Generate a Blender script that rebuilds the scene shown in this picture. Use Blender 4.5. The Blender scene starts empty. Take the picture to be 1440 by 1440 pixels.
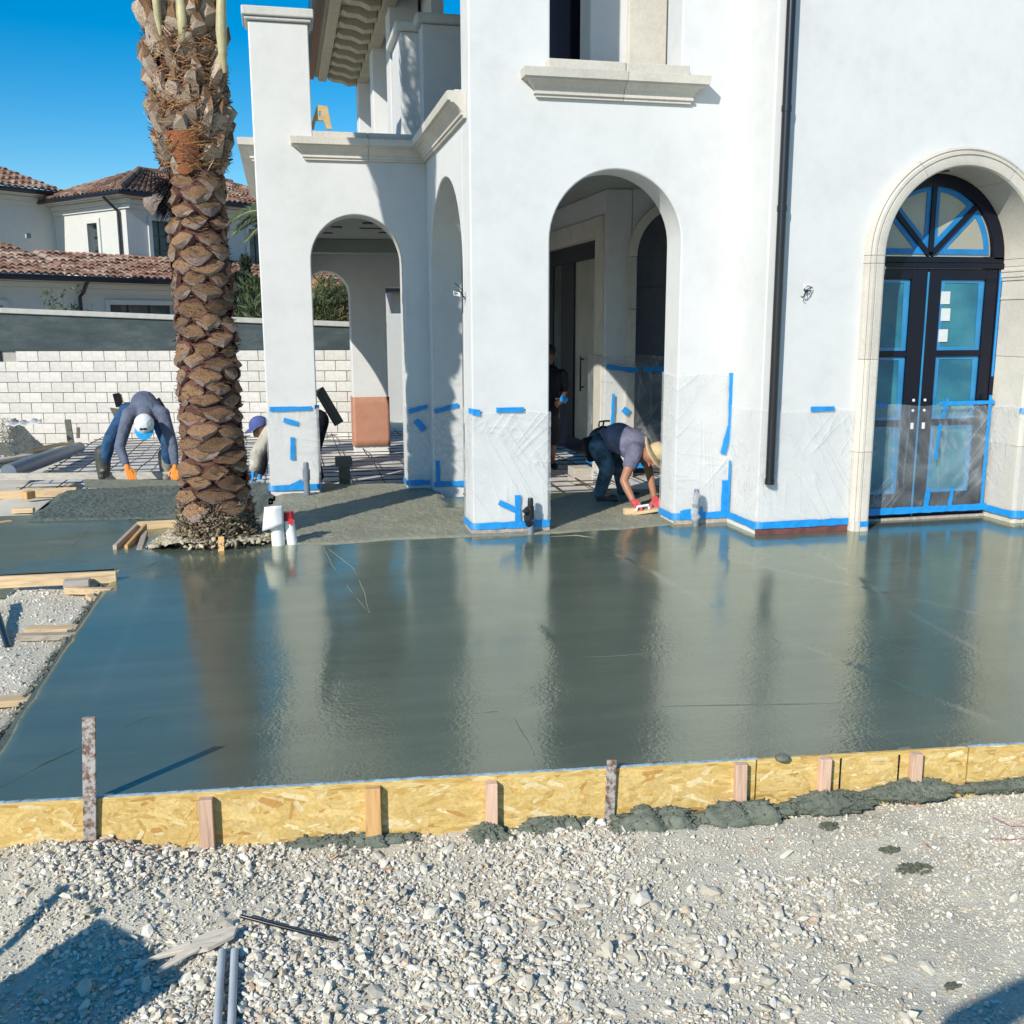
import bpy, bmesh, math, random
import numpy as np
from mathutils import Vector, Matrix
from mathutils.geometry import tessellate_polygon

S = bpy.context.scene
COL = S.collection
R = math.radians
random.seed(7)
RNG = np.random.default_rng(11)

# ------------------------------------------------------------------ camera
FPX = 1401.0
PITCH = math.atan(268 / 1401.0)
ROLL = R(0.2)
YAW = R(12.8)
CAM = Vector((0, 0, 1.95))
FW = Vector((math.sin(YAW) * math.cos(PITCH), math.cos(YAW) * math.cos(PITCH), -math.sin(PITCH)))
RT = Vector((math.cos(YAW), -math.sin(YAW), 0))
UP = RT.cross(FW)
CR = RT * math.cos(ROLL) - UP * math.sin(ROLL)
CU = RT * math.sin(ROLL) + UP * math.cos(ROLL)
cam_data = bpy.data.cameras.new('camera')
cam = bpy.data.objects.new('camera', cam_data)
COL.objects.link(cam)
cam_data.sensor_width = 36
cam_data.lens = FPX / 1440 * 36
cam_data.clip_start = 0.05
cam_data.clip_end = 3000
mw = Matrix((CR, CU, -FW)).transposed().to_4x4()
mw.translation = CAM
cam.matrix_world = mw
S.camera = cam

# ------------------------------------------------------------------ sky and sun
SUN_EL = R(30)
SUN_AZ = R(45)                      # light travels towards +X +Y
sun_from = Vector((-math.sin(SUN_AZ) * math.cos(SUN_EL), -math.cos(SUN_AZ) * math.cos(SUN_EL), math.sin(SUN_EL)))
world = bpy.data.worlds.new('World')
S.world = world
world.use_nodes = True
wn = world.node_tree
bg = wn.nodes['Background']
sky = wn.nodes.new('ShaderNodeTexSky')
sky.sky_type = 'NISHITA'
sky.sun_disc = False
sky.sun_elevation = SUN_EL
# the sky's sun direction: rotation 0 is +Y, growing clockwise seen from above
sky.sun_rotation = math.atan2(sun_from.x, sun_from.y)
sky.altitude = 300
sky.air_density = 1.0
sky.dust_density = 0.1
sky.ozone_density = 2.2
hs_ = wn.nodes.new('ShaderNodeHueSaturation')       # the photograph is developed with strong colour
hs_.inputs['Saturation'].default_value = 1.62
hs_.inputs['Hue'].default_value = 0.497
wn.links.new(sky.outputs[0], hs_.inputs['Color'])
wn.links.new(hs_.outputs[0], bg.inputs[0])
bg.inputs[1].default_value = 0.14
sd = bpy.data.lights.new('sun', 'SUN')
sd.energy = 5.0
sd.angle = R(0.53)
sd.color = (1.0, 0.95, 0.855)
sun = bpy.data.objects.new('sun', sd)
COL.objects.link(sun)
sun.rotation_euler = (-sun_from).to_track_quat('-Z', 'Y').to_euler()
sun.location = sun_from * 60
S.view_settings.view_transform = 'Standard'
S.view_settings.look = 'None'
S.view_settings.exposure = 0.0
S.view_settings.gamma = 1.0
S.view_settings.use_curve_mapping = False
S.render.engine = 'CYCLES'
S.cycles.max_bounces = 8
S.cycles.diffuse_bounces = 2
S.cycles.transparent_max_bounces = 12

# ------------------------------------------------------------------ measuring helpers (survey of the place)
def ray(px, py):
    return FW + CR * ((px - 720) / FPX) + CU * ((720 - py) / FPX)
def at(px, py, Y):
    d = ray(px, py); return CAM + d * (Y / d.y)
def atz(px, py, z=0.0):
    d = ray(px, py); return CAM + d * ((z - CAM.z) / d.z)
def atx(px, py, X):
    d = ray(px, py); return CAM + d * (X / d.x)

# ------------------------------------------------------------------ object helpers
def tag(o, label=None, cat=None, group=None, kind=None):
    if label: o['label'] = label
    if cat: o['category'] = cat
    if group: o['group'] = group
    if kind: o['kind'] = kind
    return o
def empty(name, loc=(0, 0, 0), label=None, cat=None, group=None, rz=0):
    o = bpy.data.objects.new(name, None)
    COL.objects.link(o)
    o.empty_display_size = .1
    o.location = loc
    o.rotation_euler = (0, 0, rz)
    return tag(o, label, cat, group)
def link(name, me, parent=None):
    o = bpy.data.objects.new(name, me)
    COL.objects.link(o)
    if parent is not None:
        o.parent = parent
        # meshes are written in world coordinates: keep them there under an Empty that sits elsewhere
        if 'localmesh' not in me:
            o.matrix_parent_inverse = Matrix.LocRotScale(parent.location, parent.rotation_euler, None).inverted() if parent.parent is None else Matrix()
    return o
def copy_tree(o, parent=None):
    c = o.copy(); COL.objects.link(c); c.parent = parent
    for ch in list(o.children):
        copy_tree(ch, c)
    return c

class MB:
    def __init__(s):
        s.v = []; s.f = []; s.m = []
    def add(s, vs, fs, mi=0):
        n = len(s.v)
        s.v += [tuple(p) for p in vs]
        s.f += [tuple(i + n for i in f) for f in fs]
        s.m += [mi] * len(fs)
    def box(s, x0, x1, y0, y1, z0, z1, mi=0):
        s.add([(x0, y0, z0), (x1, y0, z0), (x1, y1, z0), (x0, y1, z0), (x0, y0, z1), (x1, y0, z1), (x1, y1, z1), (x0, y1, z1)],
              [(3, 2, 1, 0), (4, 5, 6, 7), (0, 1, 5, 4), (1, 2, 6, 5), (2, 3, 7, 6), (3, 0, 4, 7)], mi)
        return s
    def obox(s, c, ax, ay, az, mi=0):
        c = Vector(c); ax = Vector(ax); ay = Vector(ay); az = Vector(az)
        vs = [c + ax * i + ay * j + az * k for k in (-1, 1) for i, j in ((-1, -1), (1, -1), (1, 1), (-1, 1))]
        s.add(vs, [(3, 2, 1, 0), (4, 5, 6, 7), (0, 1, 5, 4), (1, 2, 6, 5), (2, 3, 7, 6), (3, 0, 4, 7)], mi)
        return s
    def bar(s, a, b, w, h, up=(0, 0, 1), mi=0):
        a = Vector(a); b = Vector(b); d = b - a
        u = d.normalized(); sd_ = u.cross(Vector(up))
        if sd_.length < 1e-4: sd_ = u.cross(Vector((1, 0, 0)))
        sd_.normalize(); t = sd_.cross(u)
        return s.obox((a + b) / 2, d / 2, sd_ * w / 2, t * h / 2, mi)
    def tube(s, pts, r, n=10, mi=0, cap=True):
        pts = [Vector(p) for p in pts]
        rs = r if isinstance(r, (list, tuple)) else [r] * len(pts)
        rings = []
        pu = None
        base = len(s.v)
        vs = []; fs = []
        for i, p in enumerate(pts):
            d = (pts[min(i + 1, len(pts) - 1)] - pts[max(i - 1, 0)]).normalized()
            if pu is None:
                pu = d.orthogonal().normalized()
            else:
                pu = (pu - d * pu.dot(d)).normalized()
            w = d.cross(pu)
            for k in range(n):
                a = 2 * math.pi * k / n
                vs.append(p + (pu * math.cos(a) + w * math.sin(a)) * rs[i])
        for i in range(len(pts) - 1):
            for k in range(n):
                fs.append((i * n + k, i * n + (k + 1) % n, (i + 1) * n + (k + 1) % n, (i + 1) * n + k))
        if cap:
            fs.append(tuple(range(n - 1, -1, -1)))
            fs.append(tuple((len(pts) - 1) * n + k for k in range(n)))
        s.add(vs, fs, mi)
        return s
    def ball(s, c, r, nu=10, nv=7, mi=0):
        c = Vector(c)
        rx, ry, rz = r if isinstance(r, (list, tuple, Vector)) else (r, r, r)
        vs = [c + Vector((0, 0, rz))]
        for j in range(1, nv):
            t = math.pi * j / nv
            for k in range(nu):
                a = 2 * math.pi * k / nu
                vs.append(c + Vector((rx * math.sin(t) * math.cos(a), ry * math.sin(t) * math.sin(a), rz * math.cos(t))))
        vs.append(c - Vector((0, 0, rz)))
        fs = [(0, 1 + k, 1 + (k + 1) % nu) for k in range(nu)]
        for j in range(nv - 2):
            for k in range(nu):
                a = 1 + j * nu
                fs.append((a + k, a + nu + k, a + nu + (k + 1) % nu, a + (k + 1) % nu))
        L = len(vs) - 1; a = 1 + (nv - 2) * nu
        fs += [(L, a + (k + 1) % nu, a + k) for k in range(nu)]
        s.add(vs, fs, mi)
        return s
    def prism(s, outline, fn, d0, d1, holes=(), mi=0):
        """2-D outline (with holes) pushed from depth d0 to d1; fn(u, v, d) -> point."""
        loops = [list(outline)] + [list(h) for h in holes]
        tris = tessellate_polygon([[Vector((p[0], p[1], 0)) for p in l] for l in loops])
        flat = [p for l in loops for p in l]
        n = len(flat)
        vs = [fn(p[0], p[1], d0) for p in flat] + [fn(p[0], p[1], d1) for p in flat]
        fs = [tuple(t) for t in tris] + [tuple(i + n for i in reversed(t)) for t in tris]
        k = 0
        for l in loops:
            m = len(l)
            for i in range(m):
                a, b = k + i, k + (i + 1) % m
                fs.append((a, b, b + n, a + n))
            k += m
        s.add(vs, fs, mi)
        return s
    def sweep(s, prof, path_fn, n, mi=0, closed_ends=True):
        """profile of k points carried through n stations; path_fn(i) -> list of k points"""
        k = len(prof); vs = []; fs = []
        for i in range(n):
            vs += path_fn(i)
        for i in range(n - 1):
            for j in range(k):
                fs.append((i * k + j, i * k + (j + 1) % k, (i + 1) * k + (j + 1) % k, (i + 1) * k + j))
        if closed_ends:
            fs.append(tuple(range(k - 1, -1, -1))); fs.append(tuple((n - 1) * k + j for j in range(k)))
        s.add(vs, fs, mi)
        return s
    def mesh(s, name, mats, smooth=None, dissolve=False, local=False):
        me = bpy.data.meshes.new(name)
        bm = bmesh.new()
        vv = [bm.verts.new(p) for p in s.v]
        for f, mi in zip(s.f, s.m):
            try:
                fc = bm.faces.new([vv[i] for i in f]); fc.material_index = mi
            except ValueError:
                pass
        bmesh.ops.recalc_face_normals(bm, faces=bm.faces)
        if dissolve:
            bmesh.ops.dissolve_limit(bm, angle_limit=R(0.5), verts=bm.verts, edges=bm.edges)
        bm.to_mesh(me); bm.free()
        for m_ in (mats if isinstance(mats, (list, tuple)) else [mats]):
            me.materials.append(m_)
        if smooth is not None:
            me.shade_smooth()
            me.set_sharp_from_angle(angle=R(smooth))
        if local: me['localmesh'] = 1
        return me
    def build(s, name, mats, parent=None, smooth=None, bevel=0, dissolve=False, local=False, segs=2):
        o = link(name, s.mesh(name, mats, smooth, dissolve, local), parent)
        if bevel:
            b = o.modifiers.new('bevel', 'BEVEL'); b.width = bevel; b.segments = segs
            b.limit_method = 'ANGLE'; b.angle_limit = R(40); b.harden_normals = False
        return o

def np_mesh(name, V, F, mats, smooth=False, colors=None):
    """V (n,3), F (m,k) arrays -> mesh"""
    me = bpy.data.meshes.new(name)
    n, m, k = len(V), len(F), F.shape[1]
    me.vertices.add(n); me.vertices.foreach_set('co', np.asarray(V, np.float32).ravel())
    me.loops.add(m * k); me.loops.foreach_set('vertex_index', np.asarray(F, np.int32).ravel())
    me.polygons.add(m); me.polygons.foreach_set('loop_start', np.arange(0, m * k, k, dtype=np.int32))
    me.update(calc_edges=True)
    for m_ in (mats if isinstance(mats, (list, tuple)) else [mats]): me.materials.append(m_)
    me.polygons.foreach_set('use_smooth', np.full(m, smooth))
    if colors is not None:
        at_ = me.attributes.new('tint', 'FLOAT_COLOR', 'POINT')
        c4 = np.ones((n, 4), np.float32); c4[:, :3] = colors
        at_.data.foreach_set('color', c4.ravel())
    me.validate()
    return me
def grid_mesh(name, xs, ys, zfn, mats, smooth=True, keep=None):
    X, Y = np.meshgrid(xs, ys)
    Z = zfn(X, Y)
    V = np.stack([X, Y, Z], -1).reshape(-1, 3)
    nx, ny = len(xs), len(ys)
    i = np.arange(nx * ny).reshape(ny, nx)
    F = np.stack([i[:-1, :-1], i[:-1, 1:], i[1:, 1:], i[1:, :-1]], -1).reshape(-1, 4)
    if keep is not None:
        cx = (X[:-1, :-1] + X[1:, 1:]).ravel() / 2; cy = (Y[:-1, :-1] + Y[1:, 1:]).ravel() / 2
        F = F[keep(cx, cy)]
        used = np.unique(F); remap = np.zeros(len(V), int); remap[used] = np.arange(len(used))
        V = V[used]; F = remap[F]
    return np_mesh(name, V, F, mats, smooth)
_nz = RNG.random((64, 64))
def vnoise(x, y, s=1.0, seed=0):
    """value noise, about -1..1"""
    x = np.asarray(x) * s + seed * 17.3; y = np.asarray(y) * s + seed * 9.1
    xi = np.floor(x).astype(int); yi = np.floor(y).astype(int)
    fx = x - xi; fy = y - yi
    fx = fx * fx * (3 - 2 * fx); fy = fy * fy * (3 - 2 * fy)
    g = lambda a, b: _nz[a % 64, b % 64]
    return 2 * ((g(xi, yi) * (1 - fx) + g(xi + 1, yi) * fx) * (1 - fy) + (g(xi, yi + 1) * (1 - fx) + g(xi + 1, yi + 1) * fx) * fy) - 1
def sstep(a, b, x):
    t = np.clip((np.asarray(x) - a) / (b - a), 0, 1); return t * t * (3 - 2 * t)

# ------------------------------------------------------------------ materials
class NT:
    def __init__(s, name):
        s.mat = bpy.data.materials.new(name); s.mat.use_nodes = True
        s.t = s.mat.node_tree; s.p = s.t.nodes['Principled BSDF']; s.out = s.t.nodes['Material Output']
        s.tc = s.t.nodes.new('ShaderNodeTexCoord')
    def n(s, typ, **kw):
        nd = s.t.nodes.new('ShaderNode' + typ)
        for k, v in kw.items():
            if k.startswith('i_'):
                key = k[2:]
                nd.inputs[int(key) if key.isdigit() else key.replace('_', ' ')].default_value = v
            else: setattr(nd, k, v)
        return nd
    def l(s, a, b): s.t.links.new(a, b)
    def coord(s, scale=(1, 1, 1), rot=(0, 0, 0), kind='Object'):
        mp = s.n('Mapping'); mp.inputs['Scale'].default_value = scale; mp.inputs['Rotation'].default_value = rot
        s.l(s.tc.outputs[kind], mp.inputs[0]); return mp.outputs[0]
    def noise(s, scale, detail=4, rough=.55, vec=None, dist=0):
        nd = s.n('TexNoise'); nd.inputs['Scale'].default_value = scale; nd.inputs['Detail'].default_value = detail
        nd.inputs['Roughness'].default_value = rough; nd.inputs['Distortion'].default_value = dist
        s.l(vec if vec is not None else s.tc.outputs['Object'], nd.inputs['Vector']); return nd.outputs[0]
    def ramp(s, fac, stops):
        r = s.n('ValToRGB'); e = r.color_ramp.elements
        while len(e) > 2: e.remove(e[-1])
        for i, (p, c) in enumerate(stops):
            if i < 2: el = e[i]; el.position = p
            else: el = e.new(p)
            c = c if isinstance(c, (list, tuple)) else (c, c, c)
            el.color = (*c[:3], 1)
        s.l(fac, r.inputs[0]); return r.outputs[0]
    def mix(s, fac, a, b, mode='MIX'):
        m = s.n('Mix', data_type='RGBA', blend_type=mode)
        if isinstance(fac, (int, float)): m.inputs[0].default_value = fac
        else: s.l(fac, m.inputs[0])
        for k, v in ((6, a), (7, b)):
            if isinstance(v, (tuple, list)): m.inputs[k].default_value = (*v[:3], 1)
            else: s.l(v, m.inputs[k])
        return m.outputs[2]
    def math(s, op, a, b=0.0):
        m = s.n('Math', operation=op)
        for k, v in ((0, a), (1, b)):
            if isinstance(v, (int, float)): m.inputs[k].default_value = v
            else: s.l(v, m.inputs[k])
        return m.outputs[0]
    def bump(s, h, strength=.3, dist=.01, normal=None):
        b = s.n('Bump'); b.inputs['Strength'].default_value = strength; b.inputs['Distance'].default_value = dist
        s.l(h, b.inputs['Height'])
        if normal is not None: s.l(normal, b.inputs['Normal'])
        return b.outputs[0]
    def set(s, **kw):
        for k, v in kw.items():
            inp = s.p.inputs[k.replace('_', ' ')]
            if hasattr(v, 'is_linked') or hasattr(v, 'links'): s.l(v, inp)
            elif isinstance(v, (tuple, list)): inp.default_value = (*v[:3], 1)
            else: inp.default_value = v
        return s.mat

def mat(name, col, rough=.6, var=.12, scale=6, bump=.2, bscale=60, bdist=.004, metallic=0, spec=.5, coat=0, rand=.0):
    t = NT(name)
    a = tuple(c * (1 - var) for c in col); b = tuple(min(1, c * (1 + var)) for c in col)
    c = t.ramp(t.noise(scale, 5, .6), [(.3, a), (.7, b)])
    if rand:
        oi = t.n('ObjectInfo')
        f = t.n('MapRange'); f.inputs['To Min'].default_value = 1 - rand; f.inputs['To Max'].default_value = 1 + rand
        t.l(oi.outputs['Random'], f.inputs['Value'])
        hs = t.n('HueSaturation'); t.l(f.outputs[0], hs.inputs['Value']); t.l(c, hs.inputs['Color']); c = hs.outputs[0]
    t.set(Base_Color=c, Roughness=rough, Metallic=metallic, Specular_IOR_Level=spec, Coat_Weight=coat)
    if bump:
        t.set(Normal=t.bump(t.noise(bscale, 4), bump, bdist))
    return t.mat
# stucco: warm white paint, fine sand finish and faint trowel patches
def stucco(name, col, var=.035):
    t = NT(name)
    n1 = t.noise(1.3, 5, .6)
    n2 = t.noise(7, 4, .6)
    f = t.math('ADD', t.math('MULTIPLY', n1, .6), t.math('MULTIPLY', n2, .4))
    c = t.ramp(f, [(.32, tuple(x * (1 - var * 1.6) for x in col)), (.5, col), (.68, tuple(min(1, x * (1 + var)) for x in col))])
    b1 = t.bump(t.noise(220, 3), .22, .002)
    b2 = t.bump(t.noise(9, 3), .12, .012, b1)
    return t.set(Base_Color=c, Roughness=.85, Specular_IOR_Level=.25, Normal=b2)
M_STUCCO = stucco('white_stucco', (.655, .655, .64), .05)
M_NEIGHBOUR = stucco('neighbour_stucco', (.57, .565, .535))
def stone(name, col):
    t = NT(name)
    f = t.math('ADD', t.math('MULTIPLY', t.noise(3, 6, .65), .6), t.math('MULTIPLY', t.noise(40, 3), .4))
    c = t.ramp(f, [(.3, tuple(x * .8 for x in col)), (.55, col), (.75, tuple(min(1, x * 1.1) for x in col))])
    oi = t.n('ObjectInfo')
    mr = t.n('MapRange'); mr.inputs['To Min'].default_value = .9; mr.inputs['To Max'].default_value = 1.08
    t.l(oi.outputs['Random'], mr.inputs[0])
    hs = t.n('HueSaturation'); t.l(mr.outputs[0], hs.inputs['Value']); t.l(c, hs.inputs['Color'])
    return t.set(Base_Color=hs.outputs[0], Roughness=.8, Specular_IOR_Level=.3, Normal=t.bump(t.noise(90, 5), .25, .003))
M_STONE = stone('cast_limestone', (.63, .585, .51))
M_CAP = stone('cement_cap', (.60, .60, .56))
M_BLOCK = mat('concrete_block_face', (.60, .57, .52), .9, .12, 12, .5, 260, .003, rand=.07)
M_MORTAR = mat('mortar', (.36, .34, .31), .95, .15, 30, .4, 200)
def bandmat():
    t = NT('scratch_coat')
    v = t.coord((1, 1, 3))
    c = t.ramp(t.noise(1.6, 7, .7, v), [(.3, (.028, .042, .046)), (.5, (.045, .063, .067)), (.7, (.080, .098, .098))])
    return t.set(Base_Color=c, Roughness=.9, Normal=t.bump(t.noise(60, 5), .5, .01))
M_BAND = bandmat()
M_WALLCAP = mat('grey_wall_cap', (.40, .39, .36), .9, .12, 8, .3, 60)
M_BLACK = mat('black_metal', (.012, .013, .017), .3, .1, 6, .05, 100, spec=.6)
M_DOOR = mat('door_black_paint', (.006, .008, .018), .25, .1, 4, .03, 60, spec=.3)
M_TAPE = mat('blue_painters_tape', (.012, .27, .68), .5, .12, 20, .5, 60, .004)
M_TAPED = mat('blue_glazing_tape', (.012, .19, .48), .4, .2, 6, .3, 30, .005)
M_FILM = mat('blue_protective_film', (.02, .22, .46), .2, .2, 3, .25, 14, .01, coat=.5)
def glass(name, a, b):
    t = NT(name)
    v = t.coord((1, 1, 1.4))
    c = t.ramp(t.noise(1.7, 4, .5, v), [(.35, a), (.65, b)])
    return t.set(Base_Color=c, Roughness=.4, Specular_IOR_Level=.3, Coat_Weight=.45, Coat_Roughness=.03, Normal=t.bump(t.noise(5, 2), .04, .01))
M_PANE = glass('filmed_door_glass', (.015, .12, .19), (.05, .25, .31))
M_FANPANE = glass('papered_fanlight_glass', (.33, .325, .265), (.43, .415, .335))
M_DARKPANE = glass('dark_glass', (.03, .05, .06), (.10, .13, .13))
M_STICKER = mat('sticker_paper', (.62, .66, .64), .6, .05, 20, 0)
M_WHITE = mat('white_pvc', (.78, .78, .76), .45, .05, 10, .1, 30)
M_RED = mat('red_tape', (.55, .03, .03), .5, .1, 20, .2, 60)
M_GREYPVC = mat('grey_pvc_conduit', (.17, .20, .235), .4, .12, 12, .1, 60)
M_PALEPVC = mat('pale_grey_conduit', (.45, .48, .50), .4, .1, 12, .08, 60)
def plastic(name, col, alpha, wr=1.0):
    t = NT(name)
    hh = None
    for rot, sc, sd_ in ((32, (7, 7, .75), 0), (-41, (6, 6, .6), 3.1), (4, (5, 5, .5), 7.7), (78, (4, 4, .7), 5.2)):   # long straight creases in four directions
        m1 = t.n('Mapping'); m1.inputs['Rotation'].default_value = (0, R(rot), 0); m1.inputs['Location'].default_value = (sd_, sd_, sd_); t.l(t.tc.outputs['Object'], m1.inputs[0])
        m2 = t.n('Mapping'); m2.inputs['Scale'].default_value = sc; t.l(m1.outputs[0], m2.inputs[0])
        w = t.noise(1.0, 2, .5, m2.outputs[0], .35)
        h = t.math('POWER', t.math('SUBTRACT', 1.0, t.math('MULTIPLY', t.math('ABSOLUTE', t.math('SUBTRACT', w, .5)), 2.0)), 22)
        gate = t.ramp(t.noise(1.3, 2, .5, m1.outputs[0]), [(.46, 0), (.62, 1)])
        h = t.math('MULTIPLY', h, gate)
        hh = h if hh is None else t.math('ADD', hh, h)
    nb = t.bump(hh, .75 * wr, .008)
    t.set(Base_Color=col, Roughness=.3, Specular_IOR_Level=.5, Normal=nb)
    tr = t.n('BsdfTransparent')
    tl = t.n('BsdfTranslucent'); tl.inputs[0].default_value = (*col, 1)
    m1 = t.n('MixShader'); m1.inputs[0].default_value = .25
    t.l(t.p.outputs[0], m1.inputs[1]); t.l(tl.outputs[0], m1.inputs[2])
    hz = t.ramp(t.noise(1.8, 3, .55, None, .6), [(.38, .5), (.65, 1.6)])
    a = t.math('ADD', t.math('MULTIPLY', hz, alpha), t.math('MULTIPLY', hh, .20))
    m2 = t.n('MixShader'); t.l(a, m2.inputs[0])
    t.l(tr.outputs[0], m2.inputs[1]); t.l(m1.outputs[0], m2.inputs[2])
    t.l(m2.outputs[0], t.out.inputs[0])
    return t.mat
M_PLASTIC = plastic('masking_film', (.88, .885, .88), .25, .9)
M_CLEAR = plastic('clear_masking_film', (.70, .75, .77), .17)
M_VAPOUR = mat('vapour_barrier', (.62, .60, .56), .6, .14, 3, .5, 5, .05)
M_PAPER = mat('red_rosin_paper', (.46, .22, .14), .8, .08, 6, .3, 14, .01)
M_REBAR = mat('rebar_steel', (.045, .032, .028), .75, .4, 30, .5, 200)

def osb():
    t = NT('osb_board')
    base = None; hgt = None
    for i, (rot, sc) in enumerate(((.35, 1.0), (-.5, 1.25), (1.1, .8))):
        v = t.coord((15 * sc, 30 * sc, 75 * sc), (0, rot, 0))
        vo = t.n('TexVoronoi', feature='F1'); vo.inputs['Scale'].default_value = 1.0
        nz = t.n('TexNoise'); nz.inputs['Scale'].default_value = 3; t.l(v, nz.inputs['Vector'])
        va = t.n('VectorMath', operation='ADD')
        t.l(v, va.inputs[0])
        sb = t.n('VectorMath', operation='SCALE'); sb.inputs['Scale'].default_value = .22
        t.l(nz.outputs[1], sb.inputs[0]); t.l(sb.outputs[0], va.inputs[1])
        t.l(va.outputs[0], vo.inputs['Vector'])
        sep = t.n('SeparateColor'); t.l(vo.outputs['Color'], sep.inputs[0])
        c = t.ramp(sep.outputs[0], [(0, (.46, .26, .07)), (.12, (.59, .375, .105)), (.6, (.68, .465, .15)), (.88, (.72, .52, .20)), (1, (.79, .63, .34))])
        if base is None: base, hgt = c, sep.outputs[1]
        else:
            msk = t.ramp(sep.outputs[2], [(.60, 0), (.63, 1)])
            base = t.mix(msk, base, c)
    fine = t.ramp(t.noise(1, 4, .6, t.coord((25, 25, 160), (0, .3, 0))), [(.3, .82), (.7, 1.06)])
    c = t.mix(1.0, base, fine, 'MULTIPLY')
    return t.set(Base_Color=c, Roughness=.6, Normal=t.bump(hgt, .25, .004))
M_OSB = osb()
def wood(name, col, scale=(4, 60, 60), rot=(0, 0, 0), dark=.6):
    t = NT(name)
    v = t.coord(scale, rot)
    f = t.noise(1, 5, .6, v, .6)
    c = t.ramp(f, [(.25, tuple(x * dark for x in col)), (.5, col), (.75, tuple(min(1, x * 1.15) for x in col))])
    oi = t.n('ObjectInfo'); mr = t.n('MapRange'); mr.inputs['To Min'].default_value = .85; mr.inputs['To Max'].default_value = 1.12
    t.l(oi.outputs['Random'], mr.inputs[0])
    hs = t.n('HueSaturation'); t.l(mr.outputs[0], hs.inputs['Value']); t.l(c, hs.inputs['Color'])
    return t.set(Base_Color=hs.outputs[0], Roughness=.75, Normal=t.bump(f, .25, .004))
M_STAKE = wood('pink_fir_stake', (.68, .45, .32), (50, 50, 4))
M_STAKE2 = wood('yellow_fir_stake', (.60, .35, .14), (50, 50, 4))
M_LUMBER = wood('sawn_lumber', (.66, .47, .27), (4, 50, 50))
M_LUMBERG = wood('grey_lumber', (.46, .42, .36), (4, 50, 50))
M_OLDWOOD = wood('weathered_wood', (.46, .38, .29), (12, 50, 50), dark=.45)
M_DIRTYWOOD = wood('muddy_lumber', (.13, .135, .11), (5, 40, 40))
def rusty():
    t = NT('rusty_painted_steel')
    c = t.ramp(t.noise(30, 6, .7), [(.32, (.10, .05, .035)), (.45, (.20, .12, .09)), (.53, (.40, .37, .34)), (.72, (.52, .50, .47))])
    return t.set(Base_Color=c, Roughness=.7, Normal=t.bump(t.noise(60, 5), .5, .004))
M_RUST = rusty()

# ---- concrete
def wet_concrete():
    t = NT('wet_concrete')
    big = t.noise(.7, 4, .6)
    sw = t.noise(1, 4, .6, t.coord((.5, 5, 1), (0, 0, R(20))), .6)
    f = t.math('ADD', t.math('MULTIPLY', big, .6), t.math('MULTIPLY', sw, .4))
    c = t.ramp(f, [(.3, (.068, .092, .071)), (.5, (.092, .118, .090)), (.7, (.132, .156, .118))])
    # a film of bleed water lies thicker in some places: smoother there
    streak = t.noise(1, 5, .65, t.coord((.45, 7, 1), (0, 0, R(-6))))
    rgf = t.math('ADD', t.math('MULTIPLY', t.noise(1.1, 4, .6, None, .5), .55), t.math('MULTIPLY', streak, .45))
    rg = t.ramp(rgf, [(.36, .12), (.62, .27)])
    crg = t.ramp(rgf, [(.36, .085), (.62, .20)])
    # near the front the float has left a pebbled skin, further back it is closed
    fine = t.noise(62, 2, .5)
    mid = t.noise(30, 1.5, .5)
    sw2 = t.noise(1, 3, .5, t.coord((1.2, 9, 1), (0, 0, R(-8))))
    msk = t.ramp(t.noise(.55, 3, .6, None, .8), [(.38, .25), (.62, 1)])
    h = t.math('ADD', t.math('MULTIPLY', fine, .5), t.math('MULTIPLY', mid, .55))
    sx = t.n('SeparateXYZ'); t.l(t.tc.outputs['Object'], sx.inputs[0])
    near = t.n('MapRange'); near.interpolation_type = 'SMOOTHSTEP'
    near.inputs['From Min'].default_value = 7.2; near.inputs['From Max'].default_value = 5.0
    near.inputs['To Min'].default_value = .10; near.inputs['To Max'].default_value = 1.0
    t.l(sx.outputs[1], near.inputs[0])
    st = t.math('MULTIPLY', msk, near.outputs[0])
    b = t.n('Bump'); b.inputs['Distance'].default_value = .0030
    t.l(h, b.inputs['Height']); t.l(st, b.inputs['Strength'])
    b2 = t.bump(sw2, .06, .004, b.outputs[0])
    t.set(Base_Color=c, Roughness=.6, Specular_IOR_Level=.2, Normal=b2)
    # the skin of bleed water: a cement-tinted mirror whose strength follows the angle of view
    gl = t.n('BsdfGlossy'); gl.inputs['Color'].default_value = (.985, .98, .80, 1); t.l(crg, gl.inputs['Roughness']); t.l(b2, gl.inputs['Normal'])
    fr = t.n('Fresnel'); fr.inputs['IOR'].default_value = 2.0; t.l(b2, fr.inputs['Normal'])
    mx = t.n('MixShader'); t.l(fr.outputs[0], mx.inputs[0]); t.l(t.p.outputs[0], mx.inputs[1]); t.l(gl.outputs[0], mx.inputs[2]); t.l(mx.outputs[0], t.out.inputs[0])
    return t.mat
M_WET = wet_concrete()
def rough_concrete(name, a, b, rough=.55):
    t = NT(name)
    f = t.math('ADD', t.math('MULTIPLY', t.noise(2.2, 4), .5), t.math('MULTIPLY', t.noise(45, 4), .5))
    c = t.ramp(f, [(.3, a), (.7, b)])
    return t.set(Base_Color=c, Roughness=rough, Specular_IOR_Level=.4, Normal=t.bump(t.noise(95, 4, .6), .6, .008))
M_ROUGH = rough_concrete('fresh_rough_concrete', (.065, .080, .068), (.165, .185, .150))
M_ROUGH2 = rough_concrete('screeded_concrete', (.20, .20, .145), (.34, .33, .245), .6)
M_SPILL = rough_concrete('spilled_concrete', (.09, .105, .08), (.20, .215, .165), .65)

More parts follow.
